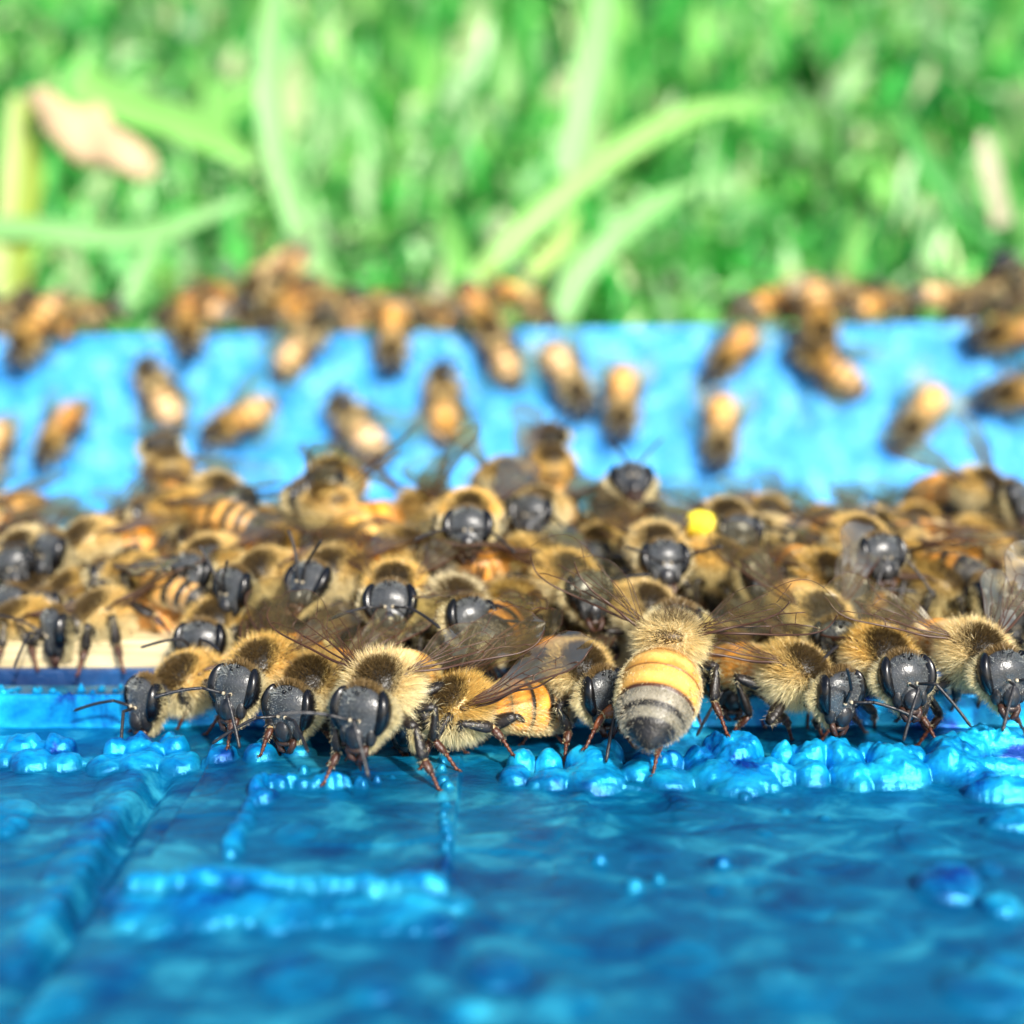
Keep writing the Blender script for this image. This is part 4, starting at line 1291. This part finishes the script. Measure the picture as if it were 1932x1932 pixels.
MARKS = [(886, 1010, 'the large raised golden bee'), (1020, 975, 'the round glossy upturned face'), (1180, 920, 'the bee rearing up with raised feelers'),
    (1238, 1060, 'the grey face right of centre'), (1370, 1080, 'the profile bee by the wood gap'), (1618, 1060, 'the dark face behind the fan wings'),
    (1760, 1035, 'the long striped side-on bee'), (560, 985, 'the black-tipped banded bee'), (740, 970, 'the orange bee lying across'),
    (955, 905, 'the dark-headed crest bee'), (628, 915, 'the grey crest face with raised feelers'), (1040, 868, 'the upright climber on top of the heap'),
    (318, 880, 'the left climber leaving the heap'), (350, 975, 'the pale-ringed bee on the left ridge'), (370, 1080, 'the blurred dark face at left'),
    (220, 1080, 'the black and yellow ringed abdomen'), (160, 1040, 'the dark head on the left slope'), (410, 935, 'the brown-winged left shoulder bee'),
    (1320, 998, 'the yellow pollen pellet'), (470, 1130, 'the second-row bee with the glinting eye'), (600, 1120, 'the upturned shiny second-row face'),
    (743, 1150, 'the face with white feeler dots'), (1085, 1120, 'the face crossed by a wing'), (160, 1180, 'the bee standing on the cream wood'),
    (60, 1160, 'the bee cut by the left edge'), (1820, 930, 'the bee with the torn pale wing'), (1850, 1150, 'the rightmost whole front bee'),
    (1540, 1150, 'the fan-winged pale bee'), (1900, 1040, 'the right edge beside the striped bee')]
LOOK = ['amber-tailed', 'cream-ringed', 'bright amber-tailed', 'dark-tailed', 'yellow-ringed', 'pale amber']
used = set()
for q in sorted(filled, key=lambda q: q[1]):
    x, y, pos, F, U, yaw, k, lift = q
    px, py = px_of(pos)
    if px < -90 or px > 2020: continue
    a = (yaw + 180) % 360 - 180
    face = 'facing us' if abs(a) < 40 else 'facing right' if 40 <= a < 140 else 'facing left' if -140 < a <= -40 else 'facing away'
    lab = None
    for dist, mx, my, nm in sorted((math.hypot(px - mx, (py - my) * 1.5), mx, my, nm) for mx, my, nm in MARKS):
        dx, dy = px - mx, (py - my) * 1.5
        far = 'just ' if dist < 90 else 'a little ' if dist < 170 else 'farther '
        if abs(dx) > 1.8 * abs(dy): rel = 'left of' if dx < 0 else 'right of'
        elif abs(dy) > 1.8 * abs(dx): rel = 'above' if dy < 0 else 'below'
        else: rel = ('above and ' if dy < 0 else 'below and ') + ('left of' if dx < 0 else 'right of')
        t_ = '%s bee %s, %s%s %s' % (LOOK[k], face, far, rel, nm)
        if t_ not in used and len(t_.split()) <= 16:
            lab = t_; used.add(t_); break
    F, L, U = frame(F, U)
    body, fur = PROTO[k]
    link_bee(body, fur, pos, F, L, U, fold(g.uniform(6, 24), g.uniform(0, 9), g.uniform(-6, 10)), lab, GROUP_HEAP, g.uniform(.95, 1.05))

# yellow pollen pellet
def lump(name, p, r, m, lab, cat):
    sp, sq = sphere_pts(20, 26)
    nz_ = 1 + .12 * vnoise(sp[:, 0] * 3 + 5, sp[:, 1] * 3 + sp[:, 2] * 2, 31) * 2
    me = mk_mesh(name, sp * nz_[:, None] * r, sq, None, (m,))
    o = bpy.data.objects.new(name, me); COL.objects.link(o); o.location = p
    tag(o, lab, cat)
    return o
M_POLLEN, n, l, b = mat('pollen')
b.inputs['Base Color'].default_value = (0.85, 0.68, 0.03, 1); b.inputs['Roughness'].default_value = 0.8
lump('pollen_pellet', unproj(1320, 990, 11.3), np.array([.15, .14, .13]), M_POLLEN, 'bright yellow pollen pellet lying on top of the bees in the heap, right of centre', 'pollen')

# ------------------------------------------------------------------ lawn: a bank of grass rising behind the hive
def leaf_mat(name, c0, c1, rough=.45, trans=.4):
    m, n, l, b = mat(name)
    n.remove(b)
    a = n.new('ShaderNodeAttribute'); a.attribute_name = 'col'
    d = n.new('ShaderNodeBsdfDiffuse'); t = n.new('ShaderNodeBsdfTranslucent'); gl_ = n.new('ShaderNodeBsdfGlossy'); gl_.inputs['Roughness'].default_value = rough
    l.new(a.outputs['Color'], d.inputs[0]); l.new(a.outputs['Color'], t.inputs[0])
    x = n.new('ShaderNodeMixShader'); x.inputs[0].default_value = trans
    y = n.new('ShaderNodeMixShader'); y.inputs[0].default_value = .035
    l.new(d.outputs[0], x.inputs[1]); l.new(t.outputs[0], x.inputs[2]); l.new(x.outputs[0], y.inputs[1]); l.new(gl_.outputs[0], y.inputs[2])
    l.new(y.outputs[0], n['Material Output'].inputs[0])
    return m
M_GRASS = leaf_mat('grass_blade', None, None)
M_DRY = leaf_mat('dry_leaf', None, None, .6, .25)

def lawn_z(x, y):
    y = np.asarray(y, float); x = np.asarray(x, float)
    base = np.where(y > 21.5, (y - 21.5) * .47, (y - 21.5) * .05) - 2.2
    return base + 1.1 * vnoise(x * .11 + 3, y * .11, 41) + .5 * vnoise(x * .35, y * .35, 42)
gx = np.linspace(-140, 140, 160); gy = np.concatenate([np.linspace(-60, 21, 30)[:-1], np.linspace(21, 160, 120)])
GX, GY = np.meshgrid(gx, gy, indexing='ij')
GZ = lawn_z(GX, GY); GZ = np.where(GY < 21.5, np.minimum(GZ, -7.5 + 0 * GZ) * smooth((21.4 - GY) / .1) + GZ * (1 - smooth((21.4 - GY) / .1)), GZ)
M_SOIL, n, l, b = mat('soil')
tc = n.new('ShaderNodeTexCoord'); t = n.new('ShaderNodeTexNoise'); t.inputs['Scale'].default_value = .9; t.inputs['Detail'].default_value = 6
l.new(tc.outputs['Object'], t.inputs['Vector'])
cr = n.new('ShaderNodeValToRGB'); cr.color_ramp.elements[0].color = (.012, .03, .008, 1); cr.color_ramp.elements[1].color = (.03, .09, .02, 1)
l.new(t.outputs['Fac'], cr.inputs[0]); l.new(cr.outputs[0], b.inputs['Base Color']); b.inputs['Roughness'].default_value = .9
o = bpy.data.objects.new('ground', mk_mesh('ground', np.stack([GX, GY, GZ], -1).reshape(-1, 3), grid_quads(len(gx), len(gy)), None, (M_SOIL,)))
COL.objects.link(o); tag(o, 'sloping lawn soil behind the hive', 'ground', kind='structure')


def blades(N, rng, ymin, ymax, Lr, Wr, spread=.55):
    y = ymin + (ymax - ymin) * rng.random(N) ** 1.35
    x = rng.uniform(-1, 1, N) * (y * TAN * 1.45 + 3)
    z = lawn_z(x, y)
    L = rng.uniform(*Lr, N); W = rng.uniform(*Wr, N)
    az = rng.uniform(0, 2 * math.pi, N)
    lean = rng.uniform(.2, 2.2, N)
    keep = vnoise(x * .55, y * .38, 51) + .6 * vnoise(x * 1.3, y * .9, 52) > -.12
    L = np.where(keep, L, L * .2)
    n_ = 6
    t = np.linspace(0, 1, n_)
    dirh = np.stack([np.cos(az), np.sin(az), 0 * az], -1)
    # arching centre line
    ang = lean[:, None] * (t[None] ** 1.2) * 1.35
    dx = np.cumsum(np.sin(ang), 1) / n_; dz = np.cumsum(np.cos(ang), 1) / n_
    P = np.stack([x, y, z], -1)[:, None] + dirh[:, None] * (dx * L[:, None])[..., None] + np.array([0, 0, 1.0]) * (dz * L[:, None])[..., None]
    tw = rng.uniform(0, math.pi, N)
    side = np.stack([-np.sin(az + tw * .4), np.cos(az + tw * .4), .2 * np.cos(tw)], -1)
    w = W[:, None] * np.array([.7, 1, 1, .85, .55, .05])
    A_ = P - side[:, None] * w[..., None] * .5; B_ = P + side[:, None] * w[..., None] * .5
    V = np.stack([A_, B_], 2).reshape(-1, 3)
    b = np.arange(N)[:, None, None] * (2 * n_)
    k = (np.arange(n_ - 1) * 2)[None, :, None]
    Q = (b + k + np.array([0, 1, 3, 2])).reshape(-1, 4)
    pal = np.array([[.06, .46, .07], [.14, .62, .13], [.02, .20, .03], [.34, .76, .20], [.56, .86, .44], [.68, .76, .42]])
    c = pal[rng.choice(6, N, p=[.22, .23, .15, .18, .14, .08])] * rng.uniform(.7, 1.25, (N, 1))
    c = np.repeat(c, 2 * n_, axis=0)
    return V, Q, c
B = Build()
for (N, a0, a1, Lr, Wr) in [(3500, 21.7, 48, (1.4, 3.6), (.2, .5)), (4500, 40, 110, (2, 4.5), (.4, 1.1)), (9500, 21.7, 90, (.8, 2.0), (.6, 1.5))]:
    V, Q, c = blades(N, RNG, a0, a1, Lr, Wr)
    B.add(V, Q, col=c)
o = bpy.data.objects.new('grass', B.mesh('grass', (M_GRASS,))); COL.objects.link(o)
tag(o, 'thick bright green lawn grass filling the background', 'grass', kind='stuff')


def long_blade(pts, w, col, lab, m=None, name='grass_blade', group='long grass blades standing behind the hive', cat='grass blade', tip=.1):
    """pts: photo pixel, depth"""
    w = w * .8
    K = np.array([unproj(a, b_, Y_) for (a, b_, Y_) in pts])
    d = np.r_[0, np.cumsum(np.linalg.norm(np.diff(K, axis=0), axis=1))]
    k = np.linspace(0, d[-1], 30)
    P = np.stack([np.interp(k, d, K[:, j]) for j in range(3)], -1)
    for _ in range(14): P[1:-1] = (P[:-2] + 2 * P[1:-1] + P[2:]) / 4
    t = np.gradient(P, axis=0); t /= np.linalg.norm(t, axis=1)[:, None]
    view = np.array([.12, -1, .25]); side = np.cross(t, view); side /= np.linalg.norm(side, axis=1)[:, None]
    nn = np.cross(side, t)
    s = np.linspace(0, 1, 30)
    ww = w * np.where(s < .6, 1, 1 - (1 - tip) * ((s - .6) / .4) ** 1.6) * (1 + .05 * np.sin(s * 23))
    rows = [-1, -.5, 0, .5, 1]
    V = np.stack([P + side * (ww * r * .5)[:, None] + nn * ((abs(r) - .5) * ww * .16)[:, None] for r in rows] , 1)
    Vb = V - nn[:, None] * .02
    Q1 = grid_quads(30, 5)
    V2 = np.vstack([V.reshape(-1, 3), Vb.reshape(-1, 3)])
    Q = np.vstack([Q1, Q1[:, ::-1] + 150])
    me = mk_mesh(name, V2, Q, None, (m or M_GRASS,), col=np.tile(np.array(col), (len(V2), 1)))
    o = bpy.data.objects.new(name, me); COL.objects.link(o)
    tag(o, lab, cat, group)
LIGHT = (.34, .66, .18); PALEG = (.30, .62, .22)
long_blade([(820, 640, 23.2), (900, 520, 23.6), (1010, 410, 24.2), (1130, 310, 25), (1250, 230, 26), (1350, 190, 27), (1440, 200, 28)], .62, LIGHT, 'long pale green grass blade arching right from the wall top to upper centre')
long_blade([(1040, 640, 24), (1090, 520, 24.5), (1170, 430, 25), (1250, 375, 26), (1320, 345, 27)], .62, PALEG, 'shorter grey-green blade arching right below the longest one')
long_blade([(1070, 330, 27), (1095, 220, 27.5), (1120, 110, 28), (1140, -20, 29)], .85, PALEG, 'broad pale blade rising straight to the top of the picture right of centre', tip=.6)
long_blade([(650, 620, 23.2), (600, 500, 23.6), (545, 380, 24), (515, 270, 24.6), (500, 120, 25), (520, -20, 26)], .62, PALEG, 'tall pale blade leaning left at left of centre, reaching the top', tip=.5)
long_blade([(150, 150, 26), (230, 200, 25.7), (330, 225, 25.4), (440, 280, 25), (500, 330, 25)], .85, (.30, .66, .16), 'bright yellow-green leaf blade sloping right beside the tan leaf')
long_blade([(20, 600, 23.4), (20, 480, 23.8), (45, 350, 24.4), (40, 180, 25)], .95, (.36, .48, .07), 'yellowish upright blade at the left edge of the picture', tip=.5)
long_blade([(-30, 430, 23.8), (90, 430, 23.8), (200, 452, 24), (300, 445, 24), (400, 400, 24.2), (480, 370, 24.6)], .50, PALEG, 'pale blade lying across from the left edge below the tan leaf')
long_blade([(230, 600, 23.4), (270, 500, 23.8), (320, 430, 24)], .40, PALEG, 'short pale blade rising left of the tall cluster of bees')
long_blade([(950, 600, 23.4), (990, 530, 23.6), (1050, 470, 24), (1090, 400, 24.5)], .40, (.45, .66, .16), 'thin yellow-green blade between the two arching ones')
long_blade([(1890, 425, 27), (1875, 350, 27), (1860, 290, 27.2), (1855, 250, 27.4)], .52, (.52, .47, .33), 'cream dry grass blade hanging near the right edge', M_DRY, tip=.4)
long_blade([(1880, 460, 27), (1800, 380, 27.5), (1740, 300, 28), (1690, 200, 29)], .5, (.08, .42, .08), 'dark green blade slanting up left behind the cream dry one')

# the tan leaf: lobed outline with thickness
def tan_leaf():
    out = [(38, 185), (60, 160), (100, 172), (140, 205), (165, 200), (185, 188), (205, 215), (215, 240), (250, 255), (285, 285), (296, 318), (275, 348), (245, 335), (215, 325), (185, 312), (160, 318), (130, 300), (100, 265), (80, 250), (70, 220)]
    O = np.array([unproj(a, b_, 24.3 + .004 * (b_ - 160) * -1) for (a, b_) in out])
    for _ in range(3):
        O = np.stack([O * .75 + np.roll(O, -1, 0) * .25, O * .25 + np.roll(O, -1, 0) * .75], 1).reshape(-1, 3)
    c = O.mean(0); N = len(O)
    rings = [c + (O - c) * f for f in (1, .75, .45, .15)]
    for r_, zz in zip(rings, (0, .10, .16, .14)): r_[:, 1] -= zz + .08 * np.sin(r_[:, 0] * 5)
    V = np.vstack(rings + [r_ + np.array([0, .04, 0]) for r_ in rings])
    i = np.arange(N); j = (i + 1) % N; Q = []
    for k in range(3):
        Q.append(np.stack([k * N + i, k * N + j, (k + 1) * N + j, (k + 1) * N + i], -1))
        Q.append(np.stack([(k + 4) * N + j, (k + 4) * N + i, (k + 5) * N + i, (k + 5) * N + j], -1))
    Q.append(np.stack([j, i, 4 * N + i, 4 * N + j], -1))
    V = np.vstack([V, rings[3].mean(0), rings[3].mean(0) + [0, .04, 0]])
    T = [np.stack([3 * N + i, 3 * N + j, np.full(N, 8 * N)], -1), np.stack([7 * N + j, 7 * N + i, np.full(N, 8 * N + 1)], -1)]
    me = mk_mesh('dry_leaf', V, np.vstack(Q), np.vstack(T), (M_DRY,), col=np.tile(np.array([.62, .46, .27]), (len(V), 1)))
    o = bpy.data.objects.new('dry_leaf', me); COL.objects.link(o)
    tag(o, 'dry tan lobed leaf caught in the grass at upper left', 'leaf')
tan_leaf()
